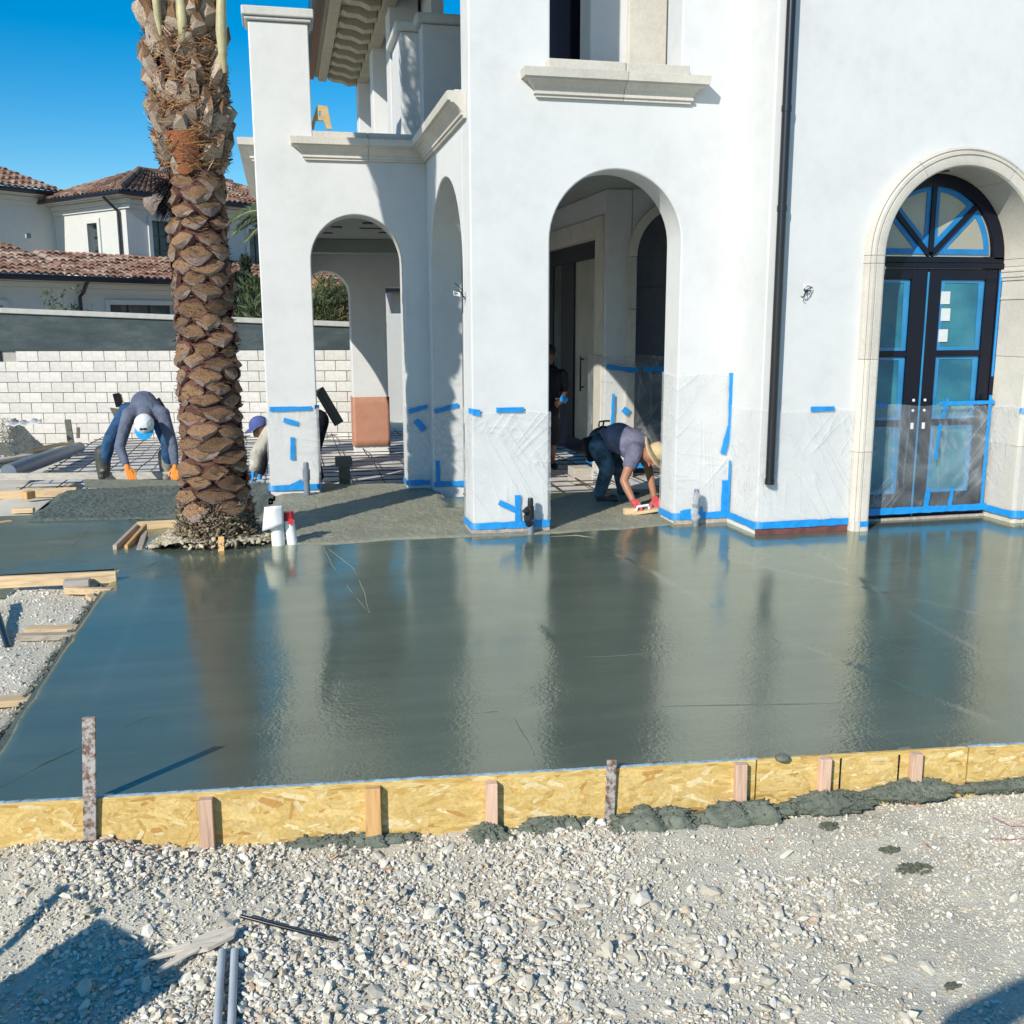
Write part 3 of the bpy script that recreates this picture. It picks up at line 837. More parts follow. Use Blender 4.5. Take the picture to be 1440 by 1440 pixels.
# --- masking film taped to the house
def masking(name, poly, z0, z1, label, mat_=M_PLASTIC, tapes=(), base=True, amp=.0035, off=.014, seed=0, group='masking film on the house'):
    """film hung along a ground-plan polyline; outward is to the right of travel"""
    P = [Vector((p[0], p[1], 0)) for p in poly]
    root = empty(name, (P[0].x, P[0].y, z0), label, 'plastic sheet', None)
    # sample points and outward normals
    pts = []; L = 0
    for i in range(len(P) - 1):
        d = P[i + 1] - P[i]; n = max(2, int(d.length / .035)); nrm = Vector((d.y, -d.x, 0)).normalized()
        for k in range(n + (1 if i == len(P) - 2 else 0)):
            pts.append((P[i] + d * (k / n), nrm, L + d.length * k / n))
        L += d.length
    # mitre at corners
    out = []
    nz = max(8, int((z1 - z0) / .035))
    rs = random.Random(seed)
    V = []
    for (p, nrm, l) in pts:
        for j in range(nz + 1):
            z = z0 + (z1 - z0) * j / nz
            zz = z + (.012 * math.sin(l * 9 + seed) if j == nz else 0)
            w = float(vnoise(l * 1.0 + z * .6, z * .35 - l * .4, 7, seed)) * .6 + float(vnoise(l - z * .9, z * .3 + l * .5, 15, seed + 3)) * .4
            V.append(p + nrm * (off + amp * (w + .6)) + Vector((0, 0, zz)))
    F = []
    for i in range(len(pts) - 1):
        for j in range(nz):
            a = i * (nz + 1) + j
            F.append((a, a + nz + 1, a + nz + 2, a + 1))
    mb = MB(); mb.add(V, F)
    mb.build('film', mat_, root, smooth=60)
    k = off + amp * 1.2 + .004
    def strip(a, b, w, tilt=0, o=k):
        """tape from (s, z) to (s, z) along the developed polyline"""
        def pos(s):
            s = max(0, min(L, s)); acc = 0
            for i in range(len(P) - 1):
                d = P[i + 1] - P[i]
                if s <= acc + d.length or i == len(P) - 2:
                    return P[i] + d * ((s - acc) / d.length), Vector((d.y, -d.x, 0)).normalized()
                acc += d.length
        n = max(2, int((abs(b[0] - a[0]) + abs(b[1] - a[1])) / .05))
        mb = MB(); V = []
        dx, dz = b[0] - a[0], b[1] - a[1]; q = math.hypot(dx, dz); ux, uz = -dz / q, dx / q
        for i in range(n + 1):
            t = i / n; ww = w * (1 + .12 * rs.uniform(-1, 1))
            for s_ in (-.5, .5):
                s, z = a[0] + dx * t + ux * ww * s_, a[1] + dz * t + uz * ww * s_
                p, nr = pos(s)
                V.append(p + nr * (o + .004 * rs.random()) + Vector((0, 0, z)))
        mb.add(V, [(2 * i, 2 * i + 2, 2 * i + 3, 2 * i + 1) for i in range(n)])
        o_ = mb.build('tape_strip', M_TAPE, root)
        sm = o_.modifiers.new('thick', 'SOLIDIFY'); sm.thickness = .0015; sm.offset = 1
    if base:
        acc = 0
        for i in range(len(P) - 1):
            l = (P[i + 1] - P[i]).length
            strip((acc, z0 + .03), (acc + l, z0 + .03), .065); acc += l
    for a, b, w in tapes: strip(a, b, w)
    return root
# front pillar (left return, face), from the back of its left side round to the arch
masking('plastic_sheet', [(1.66, 9.31), (1.66, BY), (2.385, BY), (2.385, 9.2)], .05, 1.14, 'masking film wrapped round the front pillar between the two arches', seed=1,
        tapes=(((.32, 1.15), (.45, 1.135), .05), ((.60, 1.155), (.86, 1.155), .045), ((.80, .08), (.80, .36), .055), ((.62, .30), (.80, .21), .055)))
masking('plastic_sheet', [(3.645, 9.29), (3.645, BY), (4.2, BY)], .05, 1.45, 'tall masking film on the pier right of the bent worker in the straw hat', seed=2,
        tapes=(((.91, .9), (.90, 1.46), .05), ((.84, .68), (.905, .95), .06), ((.88, .06), (.885, .42), .085), ((.42, .09), (.65, .13), .09)))
masking('plastic_sheet', [(4.2, BY - .03), (4.2, DY), (5.13, DY)], .06, 1.15, 'masking film across the wall under the black downpipe', seed=3, amp=.004,
        tapes=(((1.08, 1.155), (1.32, 1.155), .04), ((.04, .1), (.045, .62), .05)))
masking('plastic_sheet', [(5.30, DF - .02), (6.86, DF - .02)], .07, 1.14, 'clear film hanging over the lower half of the french doors', M_CLEAR, seed=4, amp=.014, off=.02,
        tapes=(((.0, 1.14), (.35, 1.15), .03), ((.93, 1.15), (1.55, 1.15), .035), ((1.02, 1.2), (.98, 1.02), .03), ((.86, .07), (.88, .30), .055), ((1.13, .07), (1.15, .30), .04), ((1.5, .1), (1.5, 1.22), .035), ((.96, .95), (.93, .6), .03)))
masking('plastic_sheet', [(6.868, 8.66), (6.868, 8.20), (7.3, 8.20)], .06, 1.12, 'masking film over the stone jamb right of the french doors', seed=5, amp=.004,
        tapes=(((.44, 1.1), (.6, 1.08), .05),))
masking('tape_scrap', [(5.145, 8.21), (5.30, 8.21)], .0, .09, 'scrap of blue tape at the foot of the stone casing left of the doors', seed=8, base=False, amp=.001, off=.002, tapes=(((.06, .07), (.15, .07), .05),))
masking('plastic_sheet', [(-.2, WY + .3), (-.2, WY), (.36, WY), (.36, WY + .3)], .05, .98, 'masking film wrapped round the far left pillar beside the palm', seed=6,
        tapes=(((.33, .985), (.80, .985), .05), ((.48, .86), (.64, .81), .055), ((.56, .40), (.57, .66), .05), ((.83, 1.0), (.95, .99), .045), ((.50, .08), (.66, .15), .05)))
masking('plastic_sheet', [(1.385, WY + .3), (1.385, WY), (1.64, WY)], .05, .98, 'narrow masking film on the shaded face beside the left arch', seed=7,
        tapes=(((.32, .92), (.54, .98), .05), ((.40, .82), (.50, .70), .07)))
masking('plastic_sheet', [(1.66, 11.44), (2.03, 11.44)], .05, .98, 'masking film on the inner jamb of the shaded side arch', seed=9,
        tapes=(((.02, .93), (.30, 1.0), .05), ((.05, .08), (.05, .36), .05)))
masking('plastic_sheet', [(XC, 13.4), (XC, YB), (4.44, YB - .05), (5.6, YB - .05)], .0, 1.5, 'masking film inside the loggia behind the worker in the straw hat', M_CLEAR, seed=10,
        tapes=(((.72, 1.36), (1.15, 1.30), .06), ((1.22, 1.32), (1.6, 1.32), .06), ((.95, .8), (1.03, .74), .08), ((.80, .1), (.82, 1.0), .04)))
mb = MB()
V = []; 
for i in range(13):
    for j in range(8):
        V.append((1.05 + .58 * i / 12 if True else 0, 15.975 - .01 * abs(math.sin(i * 1.3 + j)), .0 + .78 * j / 7))
mb.add(V, [(i * 8 + j, (i + 1) * 8 + j, (i + 1) * 8 + j + 1, i * 8 + j + 1) for i in range(12) for j in range(7)])
mb.box(1.04, 1.052, 15.97, 16.3, 0, .78)
o = mb.build('paper_wrap', M_PAPER, smooth=40); tag(o, 'reddish brown paper wrapped round the pier inside the left arch', 'paper')
s_ = o.modifiers.new('thick', 'SOLIDIFY'); s_.thickness = .004
# ================================================================== GROUND, CONCRETE, FORMS
FA, FB = Vector((-1.222, 4.194)), Vector((3.302, 3.736))       # two points of the form line
FD = (FB - FA).normalized(); FN = Vector((FD.y, -FD.x))         # FN points to the camera
def formy(x): return FA.y + (x - FA.x) * FD.y / FD.x
SLX = -1.40                                                     # left edge of the wet slab
def ground_z(x, y):
    x = np.asarray(x, float); y = np.asarray(y, float)
    z = np.full(x.shape, -.20)
    fy = FA.y + (x - FA.x) * FD.y / FD.x
    front = sstep(.35, -.1, y - fy)
    mound = .10 * np.exp(-((x + 1.0) ** 2) / .18 - ((y - 4.05) ** 2) / .12)
    zf = -.255 + .035 * vnoise(x, y, 1.6, 1) + .014 * vnoise(x, y, 5, 2) + .008 * vnoise(x, y, 12, 9) + .005 * vnoise(x, y, 22, 10) + mound + .03 * sstep(1.5, 3.2, x)
    left = sstep(SLX + .02, SLX - .06, x) * sstep(-.12, .1, y - fy) * sstep(8.32, 8.24, y)
    zl = -.055 + .012 * vnoise(x, y, 6, 4) - .34 * sstep(-2.0 , -2.35, x + .10 * vnoise(x, y, 2.3, 6) + .0 * y)
    left2 = sstep(-2.60, -2.68, x) * sstep(10.0, 10.05, y) * sstep(14.2, 13.6, y)
    z = z * (1 - front) + zf * front
    z = z * (1 - left) + zl * left
    z = z * (1 - left2) + (-.06 + .02 * vnoise(x, y, 4, 5)) * left2
    # heap of soil by the back wall
    z = z + .66 * np.exp(-(np.maximum(np.abs(x + 5.55) - 1.3, 0) ** 2) / .05 - ((y - 17.2) ** 2) / .9)
    z = z + .02 * vnoise(x, y, 1.1, 8) * sstep(12, 14, y)
    return z
def graded(a, b, step, far, n=14):
    core = np.arange(a, b + step / 2, step)
    g = np.geomspace(step * 3, far, n)
    return np.concatenate([(a - g)[::-1], core, b + g])
gx = np.unique(np.concatenate([graded(-8, 9, .12, 420), np.arange(-2.8, 3.8, .04)]))
gy = np.unique(np.concatenate([graded(1.0, 20, .12, 600), np.arange(2.1, 4.7, .04)]))
g = link('ground', grid_mesh('ground', gx, gy, ground_z, M_GROUND)); g['kind'] = 'structure'

# --- wet slab: smooth sheet with a body below it
def slab_poly():
    return [(SLX, formy(SLX) + .012), (10.5, formy(10.5) + .012), (10.5, 8.9), (4.4, 11.0), (3.48, 11.0), (2.8, 10.56), (2.4, 10.4), (1.7, 10.35), (1.7, 12.05), (-.35, 12.5), (-2.62, 12.5), (-2.62, 10.0), (-7.5, 10.0), (-7.5, 8.32), (SLX, 8.32)]
mb = MB(); mb.prism(slab_poly(), lambda u, v, d: (u, v, d), -.19, -.012)
o = mb.build('concrete_body', M_ROUGH); o['kind'] = 'structure'
def slab_keep(cx, cy):
    fy = FA.y + (cx - FA.x) * FD.y / FD.x
    return ((cy > fy + .0) & (cx > SLX) & (cy < 11)) | ((cy > 8.32) & (cy < 11) & (cx < .5))
def slab_z(x, y):
    e = np.minimum(x - SLX, 1)
    z = .0035 * vnoise(x, y, .9, 3) + .0016 * vnoise(x, y, 3.3, 9)
    # float laps: shallow steps where one pass overlaps the next
    for (ax, ay, bx, by, h) in ((1.05, 4.15, 1.0, 4.65, .0036), (1.5, 6.4, 1.58, 5.3, .0022), (2.68, 7.8, 2.83, 6.2, .0038), (4.4, 8.2, 4.0, 5.0, .0036), (-.98, 4.2, -1.05, 8.0, .0036), (3.0, 5.3, 3.3, 4.0, .0040), (.3, 7.6, .15, 5.0, .0032), (3.6, 7.4, 4.5, 5.6, .0034)):
        d = (x - ax) * (by - ay) - (y - ay) * (bx - ax); d = d / math.hypot(bx - ax, by - ay) + .05 * vnoise(x, y, .8, int(ax * 3) % 7)
        along = ((x - ax) * (bx - ax) + (y - ay) * (by - ay)) / ((bx - ax) ** 2 + (by - ay) ** 2)
        ends = sstep(-.1, .1, along) * sstep(1.1, .9, along)
        z = z + h * ends * (sstep(-.035, .0, d) - sstep(.0, .5, d))
    # the edge slumps a little at the left
    edge = (SLX - x) + .012 * vnoise(x * 0, y, 5, 7)
    z = z - .04 * sstep(-.03, .0, edge) * (y < 8.32)
    return z
xs = np.arange(SLX, 9.2, .03); xs2 = np.concatenate([np.arange(-7.5, SLX - .02, .06), xs])
ys = np.concatenate([np.arange(3.3, 8.32, .03), np.arange(8.32, 9.4, .03), np.arange(9.42, 11.0, .06)])
def snap_front(V):
    return V
me = grid_mesh('wet_concrete_slab', xs2, ys, slab_z, M_WET, True, slab_keep)
# pull the ragged front row of the grid straight onto the form line
co = np.empty(len(me.vertices) * 3, np.float32); me.vertices.foreach_get('co', co); co = co.reshape(-1, 3)
fy = FA.y + (co[:, 0] - FA.x) * FD.y / FD.x
near = co[:, 1] < fy + .04
co[near, 1] = np.where(co[near, 1] < fy[near] + .02, fy[near] + .006, co[near, 1])
me.vertices.foreach_set('co', co.ravel()); me.update()
o = link('wet_concrete_slab', me); o['kind'] = 'structure'
# --- rough, not yet floated concrete: lumpy sheets lying on the body
def pip(cx, cy, poly):
    ins = np.zeros(cx.shape, bool); n = len(poly)
    for i in range(n):
        x1, y1 = poly[i]; x2, y2 = poly[(i + 1) % n]
        c = ((y1 > cy) != (y2 > cy)) & (cx < (x2 - x1) * (cy - y1) / (y2 - y1 + 1e-9) + x1); ins ^= c
    return ins
def dist_edge(x, y, poly):
    d = np.full(x.shape, 9.)
    n = len(poly)
    for i in range(n):
        ax, ay = poly[i]; bx, by = poly[(i + 1) % n]
        t = np.clip(((x - ax) * (bx - ax) + (y - ay) * (by - ay)) / ((bx - ax) ** 2 + (by - ay) ** 2), 0, 1)
        d = np.minimum(d, np.hypot(x - ax - t * (bx - ax), y - ay - t * (by - ay)))
    return d
def rough(name, poly, m, amp, lift, step=.025, seed=0, scale=16):
    px_ = [p[0] for p in poly]; py_ = [p[1] for p in poly]
    def zf(x, y):
        d = dist_edge(x, y, poly) + .05 * vnoise(x, y, 4, seed)
        e = sstep(.0, .10, d)
        lum = .55 * vnoise(x, y, scale, seed + 1) + .45 * vnoise(x, y, scale * 2.3, seed + 2)
        big = vnoise(x, y, 1.7, seed + 4)
        return -.012 + e * (lift + .012 + amp * (lum + .35 * big))
    me = grid_mesh(name, np.arange(min(px_), max(px_), step), np.arange(min(py_), max(py_), step), zf, m, False, lambda cx, cy: pip(cx, cy, poly))
    o = link(name, me); o['kind'] = 'structure'; return o
rough('rough_concrete', [(-2.62, 10.55), (-1.6, 10.45), (-.95, 10.3), (-.35, 9.75), (-.1, 12.3), (-.3, 12.56), (-2.62, 12.56)], M_ROUGH, .014, .022, .018, 3, 30)
rough('screeded_concrete', [(-.35, 9.6), (-.12, 8.86), (.6, 8.80), (1.66, 8.80), (2.4, 8.72), (2.75, 8.76), (3.1, 8.78), (3.7, 8.86), (4.3, 9.0), (4.3, 11.02), (3.48, 11.04), (2.8, 10.6), (2.4, 10.44), (1.7, 10.38), (1.72, 12.06), (1.0, 12.15), (.3, 12.3), (-.1, 12.35)], M_ROUGH2, .008, .012, .022, 5, 24)

# --- sawn boards, OSB forms, stakes
def board(name, a, b, w, h, m, label, cat='board', up=(0, 0, 1), group=None):
    mb = MB(); mb.bar(a, b, w, h, up)
    return tag(mb.build(name, m, bevel=.004), label, cat, group)
def on_form(x, off, z):
    p = Vector((x, formy(x))) + FN * off; return Vector((p.x, p.y, z))
seams = [-3.2, 2.005, 3.02, 8.0]
labs = ['long yellow strand board form edging the wet slab on the left', 'short strand board form with pencilled cut lines between two seams', 'strand board form running out at the right of the slab']
for i in range(3):
    mb = MB(); a = on_form(seams[i] + .004, .008, 0); b = on_form(seams[i + 1] - .004, .008, 0)
    d = Vector((FD.x, FD.y, 0)); n_ = Vector((FN.x, FN.y, 0))
    c = (a + b) / 2 + Vector((0, 0, -.129 + (.0015 if i == 1 else 0)))
    mb.obox(c, d * ((b - a).length / 2), n_ * .009, Vector((0, 0, .134)))
    f = mb.build('form_board', M_OSB, bevel=.002); tag(f, labs[i], 'form board', 'strand board forms along the slab')
    r_ = np.random.default_rng(60 + i); SV = []; SF = []; SC = []
    x0_, x1_ = max(seams[i], -1.7), min(seams[i + 1], 4.4)
    for q in range(int((x1_ - x0_) * 260)):
        L_ = r_.uniform(.03, .075); W_ = r_.uniform(.006, .017); an = r_.choice([r_.uniform(-.5, .5), r_.uniform(-1.4, 1.4)], p=[.6, .4])
        hx, hz = abs(L_ * math.cos(an)) + W_ * .8, abs(L_ * math.sin(an)) + W_
        cx = r_.uniform(x0_ + hx + .006, x1_ - hx - .006); cz = r_.uniform(-.262 + hz, .001 - hz); dy = .0176 + r_.uniform(0, .0012)
        k_ = len(SV); cs, sn = math.cos(an), math.sin(an)
        for u_, v_ in ((-1, -.5), (-.7, -1), (.75, -.9), (1, -.2), (.8, .9), (-.8, 1)):
            uu, vv = L_ * u_ * r_.uniform(.85, 1.0), W_ * v_ * r_.uniform(.7, 1.0)
            pp = on_form(cx + uu * cs - vv * sn, dy, cz + uu * sn + vv * cs); SV.append(tuple(pp))
        SF.append(tuple(range(k_, k_ + 6)))
        cc = np.array([(.69, .485, .185), (.66, .455, .165), (.72, .53, .225), (.60, .395, .125), (.78, .63, .35), (.53, .29, .09)])[r_.choice(6, p=[.34, .27, .2, .1, .07, .02])] * r_.uniform(.9, 1.08)
        SC += [cc] * 6
    st_ = link('strands', np_mesh('strands', np.array(SV), np.array(SF), M_STRAND, False, np.array(SC)), f); st_['kind'] = 'stuff'
    if i == 1:
        for xx in (2.40, 2.68):
            m2 = MB(); p = on_form(xx, .0185, -.12); m2.obox(p, d * .004, n_ * .0012, Vector((0, 0, .11))); m2.build('saw_mark', M_BLACKCLOTH, f)
# blue snap line and scum of cement along the top edge
mb = MB(); 
for i in range(160):
    xx = -1.4 + i * .03
    if xx < 2.0 or xx > 3.02:
        p = on_form(xx, .003 + .003 * random.random(), .005 + .003 * random.random()); mb.obox(p, Vector((.018, 0, 0)), Vector((0, .007, 0)), Vector((0, 0, .0025)))
tag(mb.build('chalk_line', mat('chalky_cement', (.30, .42, .50), .9, .4, 30, .3, 80)), 'pale bluish chalk and cement scum along the form top', 'chalk line', kind='stuff')
def stake(px, py_top, w, top_z, m, label, lean=0, thick=.038, off=.02):
    p = atz(px, py_top, 0); x = p.x
    x = FA.x + (x - FA.x)
    p = on_form(x, off + thick / 2, 0)
    mb = MB(); d = Vector((FD.x, FD.y, 0)); n_ = Vector((FN.x, FN.y, 0))
    c = Vector((p.x, p.y, (top_z - .42) / 2)); ax = Vector((lean, 0, 1)).normalized()
    mb.obox(c, d * (w / 2), n_ * (thick / 2), ax * ((top_z + .42) / 2))
    return tag(mb.build('form_stake' if m is not M_RUST else 'steel_stake', m, bevel=.003), label, 'stake', 'stakes bracing the form')
stake(290, 1115, .058, -.012, M_STAKE, 'pink wooden stake between the tall steel stake and the yellow stake', lean=.01)
stake(523, 1096, .068, -.006, M_STAKE2, 'yellowish wooden stake with two nail heads, widest on the form')
stake(691, 1093, .052, -.016, M_STAKE, 'pink wooden stake just left of the round lump of spilled concrete', lean=.0)
stake(1033, 1064, .052, .004, M_STAKE, 'pink wooden stake capped with a dab of wet concrete', lean=-.02)
stake(1152, 1060, .052, .006, M_STAKE, 'pink wooden stake in the middle of the short form board')
stake(1283, 1055, .050, .004, M_STAKE, 'pink wooden stake at the right end of the short form board', lean=-.01)
mb = MB(); p = on_form(2.118, .03, .014); mb.ball(p, (.036, .03, .018), 10, 6); tag(mb.build('concrete_dab', M_SPILL, smooth=80), 'dab of wet concrete on top of a pink stake', 'concrete lump')
def steel(px, pyb, top, lean, label, w):
    p = on_form(atz(px, pyb, 0).x, .035, 0)
    mb = MB(); ax = Vector((lean, -.03, 1))
    c = Vector((p.x, p.y, 0)); d = Vector((FD.x, FD.y, 0)); n_ = Vector((FN.x, FN.y, 0))
    mb.obox(c + ax * ((top - .3) / 2), d * (w / 2), n_ * .007, ax * ((top + .3) / 2))
    tag(mb.build('steel_stake', M_RUST, bevel=.002), label, 'stake', 'steel stakes at the form')
steel(131, 1119, .375, .075, 'tall rusty flat steel stake casting a long shadow on the slab', .052)
steel(847, 1066, .055, .015, 'short rusty flat steel stake at the middle of the form', .043)

# --- crushed stone
ICO = bmesh.new(); bmesh.ops.create_icosphere(ICO, subdivisions=1, radius=1)
IV = np.array([v.co[:] for v in ICO.verts]); IF = np.array([[v.index for v in f.verts] for f in ICO.faces]); ICO.free()
def stones_mesh(name, P, size, seed=0, flat=.62, tints=None):
    r = np.random.default_rng(seed); n = len(P); k = len(IV)
    q = r.normal(size=(n, 4)); q /= np.linalg.norm(q, axis=1)[:, None]
    w, x, y, z = q.T
    Rm = np.stack([1 - 2 * (y * y + z * z), 2 * (x * y - z * w), 2 * (x * z + y * w), 2 * (x * y + z * w), 1 - 2 * (x * x + z * z), 2 * (y * z - x * w), 2 * (x * z - y * w), 2 * (y * z + x * w), 1 - 2 * (x * x + y * y)], -1).reshape(n, 3, 3)
    ax = np.stack([r.uniform(.85, 1.45, n), r.uniform(.6, 1.0, n), r.uniform(.38, .78, n)], -1)
    loc = IV[None] * (1 + r.uniform(-.38, .28, (n, k, 1)))
    loc = loc * ax[:, None, :]
    loc = np.einsum('nij,nkj->nki', Rm, loc)
    loc[:, :, 2] *= .8
    V = loc * size[:, None, None] + P[:, None, :]
    F = IF[None] + (np.arange(n) * k)[:, None, None]
    base = np.array([(.72, .655, .525), (.78, .73, .615), (.70, .65, .545), (.60, .535, .41), (.80, .765, .69), (.62, .49, .35)])
    c = base[r.choice(len(base), n, p=[.3, .22, .2, .12, .11, .05])] * r.uniform(.72, 1.12, (n, 1))
    if tints is not None: c = tints
    C = np.repeat(c[:, None, :], k, 1).reshape(-1, 3)
    return np_mesh(name, V.reshape(-1, 3), F.reshape(-1, 3), M_STONES, False, C)
# concrete that ran out under the form
def lump(name, x, off, z, r, label, seed):
    p = on_form(x, off, z); mb = MB(); nu = int(80 + 160 * r[0]); mb.ball((0, 0, 0), 1, nu, 30)
    A = np.array(mb.v); W = A * np.array(r)
    f = lambda s, k: vnoise(W[:, 0] + .6 * W[:, 2] + seed, W[:, 2] * .8 + W[:, 1] * 1.1 + seed, s, k)
    n_ = 1 + .26 * f(14, 1) + .20 * f(38, 2) + .13 * f(85, 3) + .08 * f(170, 4)
    prof = 1 - .45 * np.abs(A[:, 0]) ** 2
    V = W * n_[:, None]; V[:, 2] *= prof; V[:, 1] *= prof ** .5
    d = np.array([FD.x, FD.y, 0]); nn = np.array([FN.x, FN.y, 0])
    V = V[:, :1] * d + V[:, 1:2] * nn + V[:, 2:] * np.array([0, 0, 1.]) + np.array(p)
    mb.v = [tuple(q) for q in V]
    o = tag(mb.build(name, M_SPILL, smooth=60), label, 'concrete lump', 'wet concrete squeezed out below the form')
    g_ = np.random.default_rng(seed + 90); n_g = int(2600 * r[0]); k_ = g_.integers(0, len(V), n_g)
    front = V[k_] @ nn > float(np.dot(p, nn)) - .01
    Pg = V[k_][front] + g_.normal(0, .004, (int(front.sum()), 3))
    c_ = link('aggregate', stones_mesh('aggregate', Pg, g_.uniform(.0035, .0085, len(Pg)), seed, tints=np.array([(.15, .165, .13)]) * g_.uniform(.6, 1.35, (len(Pg), 1))), o); c_['kind'] = 'stuff'
lump('spilled_concrete', .17, .035, -.262, (0.360, 0.043, 0.040), 'long low ridge of wet concrete left of a pink stake', 1)
lump('spilled_concrete', .80, .07, -.275, (0.140, 0.076, 0.068), 'round lump of wet grey concrete against the form', 2)
lump('spilled_concrete', 1.10, .05, -.25, (0.220, 0.051, 0.056), 'wet concrete ridge under the short steel stake', 3)
lump('spilled_concrete', 1.55, .075, -.255, (0.270, 0.076, 0.076), 'largest heap of wet concrete right of the short steel stake', 4)
lump('spilled_concrete', 1.92, .07, -.23, (0.260, 0.068, 0.060), 'wet concrete heap at the seam between two forms', 5)
lump('spilled_concrete', 2.30, .055, -.21, (0.220, 0.060, 0.056), 'wet concrete heap between two pink stakes of the short form', 6)
lump('spilled_concrete', 2.72, .05, -.175, (0.220, 0.047, 0.048), 'wet concrete heap left of the last pink stake', 7)
lump('spilled_concrete', 3.25, .04, -.185, (0.340, 0.034, 0.032), 'wet concrete ridge running out to the right', 8)
lump('spilled_concrete', 3.9, .04, -.19, (0.400, 0.030, 0.028), 'far right ridge of wet concrete under the form', 9)

def scatter(n, x0, x1, y0, y1, keep, seed):
    r = np.random.default_rng(seed)
    x = r.uniform(x0, x1, n); y = r.uniform(y0, y1, n); m = keep(x, y)
    return x[m], y[m], r
def front_keep(x, y): 
    return (y < FA.y + (x - FA.x) * FD.y / FD.x - .02) & (y > 2.25) & (np.abs(x - .31 * y) < .62 * y + .35)
x, y, r = scatter(200000, -2.4, 4.2, 2.2, 4.6, front_keep, 4)
clump = vnoise(x, y, 2.2, 12) + .6 * vnoise(x, y, 6, 13)
fineright = sstep(.9, 2.4, x + .35 * vnoise(x, y, 1.5, 21))
m = r.random(len(x)) < np.clip(.68 + .42 * clump - .16 * fineright, .18, 1)
x, y, clump, fineright = x[m], y[m], clump[m], fineright[m]
sz = np.exp(r.normal(-5.18, .52, len(x))) * (1 + .22 * np.clip(clump, -1, 1)) * (1 - .42 * fineright)
sz = np.clip(sz, .0024, .024)
P = np.stack([x, y, ground_z(x, y) + sz * .45], -1)
o = link('gravel', stones_mesh('gravel', P, sz, 5)); tag(o, 'pale crushed limestone gravel covering the ground before the form', 'gravel', kind='stuff')
def left_keep(x, y): return ((x < SLX - .02) & (y > formy(0) - .1) & (y < 8.28))
x, y, r = scatter(7000, -2.9, SLX, 4.2, 8.28, left_keep, 6)
sz = np.clip(np.exp(r.normal(-4.95, .4, len(x))), .004, .018)
o = link('gravel', stones_mesh('gravel', np.stack([x, y, ground_z(x, y) + sz * .1], -1), sz, 7)); tag(o, 'gravel strip and ditch beside the left edge of the slab', 'gravel', kind='stuff')
x, y, r = scatter(16000, -6.5, -4.0, 15.4, 18.6, lambda x, y: ground_z(x, y) > -.1, 8)
sz = np.clip(np.exp(r.normal(-4.2, .4, len(x))), .006, .03)
o = link('soil_heap', stones_mesh('soil_heap', np.stack([x, y, ground_z(x, y) + sz * .1], -1), sz, 9)); tag(o, 'heap of stony grey soil against the block wall', 'soil heap', kind='stuff')
# float and trowel marks: low ridges left on the slab
mb = MB()
for path, w_ in (([(455, 770), (468, 795), (492, 830), (520, 862)], .004), ([(462, 772), (496, 798), (513, 835), (520, 862)], .004), ([(745, 860), (765, 885), (782, 905), (800, 925)], .004), ([(720, 1005), (735, 1030), (752, 1062)], .004),
              ([(835, 756), (858, 770), (880, 788), (950, 822)], .0045), ([(1060, 885), (1110, 910), (1162, 932)], .003), ([(1190, 820), (1208, 850), (1226, 872)], .003), ([(1265, 865), (1320, 892), (1385, 915)], .004),
              ([(770, 926), (860, 923), (940, 916)], .0035), ([(930, 993), (1100, 990), (1300, 988)], .0035), ([(0, 1108), (60, 1075), (125, 1045), (205, 1010), (330, 985)], .004), ([(186, 822), (194, 850), (190, 890), (165, 950)], .003),
              ([(1170, 1000), (1215, 1024), (1266, 1048)], .0028), ([(1290, 1010), (1330, 1046)], .0025), ([(100, 770), (112, 755), (120, 742)], .004), ([(205, 800), (214, 793), (222, 788)], .006), ([(770, 755), (810, 753), (835, 756)], .006), ([(430, 905), (520, 902), (640, 908)], .0025), ([(360, 1010), (520, 1018), (700, 1000)], .0025)):
    pts = [atz(a_, b_, -.001) for a_, b_ in path]; fine_ = []
    for k_ in range(len(pts) - 1):
        for t_ in range(8):
            q_ = pts[k_].lerp(pts[k_ + 1], t_ / 8); q_.x += .006 * float(vnoise(q_.x, q_.y, 6, 3)); q_.z += .0012 * float(vnoise(q_.x, q_.y, 14, 2)) - .0008; fine_.append(q_)
    fine_.append(pts[-1])
    mb.tube(fine_, [w_ * (1 if path[0][0] in (455, 462, 770) else .8) * (.35 + .65 * math.sin(math.pi * (i_ + .5) / len(fine_))) for i_ in range(len(fine_))], 8, mi=0 if path[0] in ((455, 770), (462, 772), (770, 755)) else 1)
o = mb.build('trowel_ridges', [M_ROUGH2, M_WET], smooth=80); o['kind'] = 'structure'
# larger loose rocks, each its own
rk = random.Random(5)
spots = [(903, 1268, .045), (822, 1277, .034), (1147, 1287, .024), (1187, 1368, .03), (1070, 1252, .027), (1000, 1258, .038), (855, 1338, .042), (760, 1330, .03), (770, 1300, .028), (690, 1385, .036), (745, 1385, .036),
         (880, 1322, .028), (835, 1310, .030), (1012, 1398, .036), (530, 1398, .030), (755, 1418, .03), (815, 1420, .034), (920, 1212, .026), (1068, 1272, .026), (975, 1320, .024), (610, 1390, .03), (890, 1255, .024), (150, 1185, .028),
         (60, 1196, .026), (30, 1188, .024), (200, 1360, .03), (120, 1390, .034), (205, 1390, .03), (260, 1380, .026), (700, 1278, .022), (640, 1300, .022), (560, 1255, .02), (940, 1290, .02), (1090, 1330, .02), (1240, 1310, .018), (20, 1270, .022), (95, 1262, .024)]
for i in range(150): spots.append((rk.gauss(760, 330), rk.uniform(1195, 1436), rk.uniform(.013, .030)))
rock_meshes = []
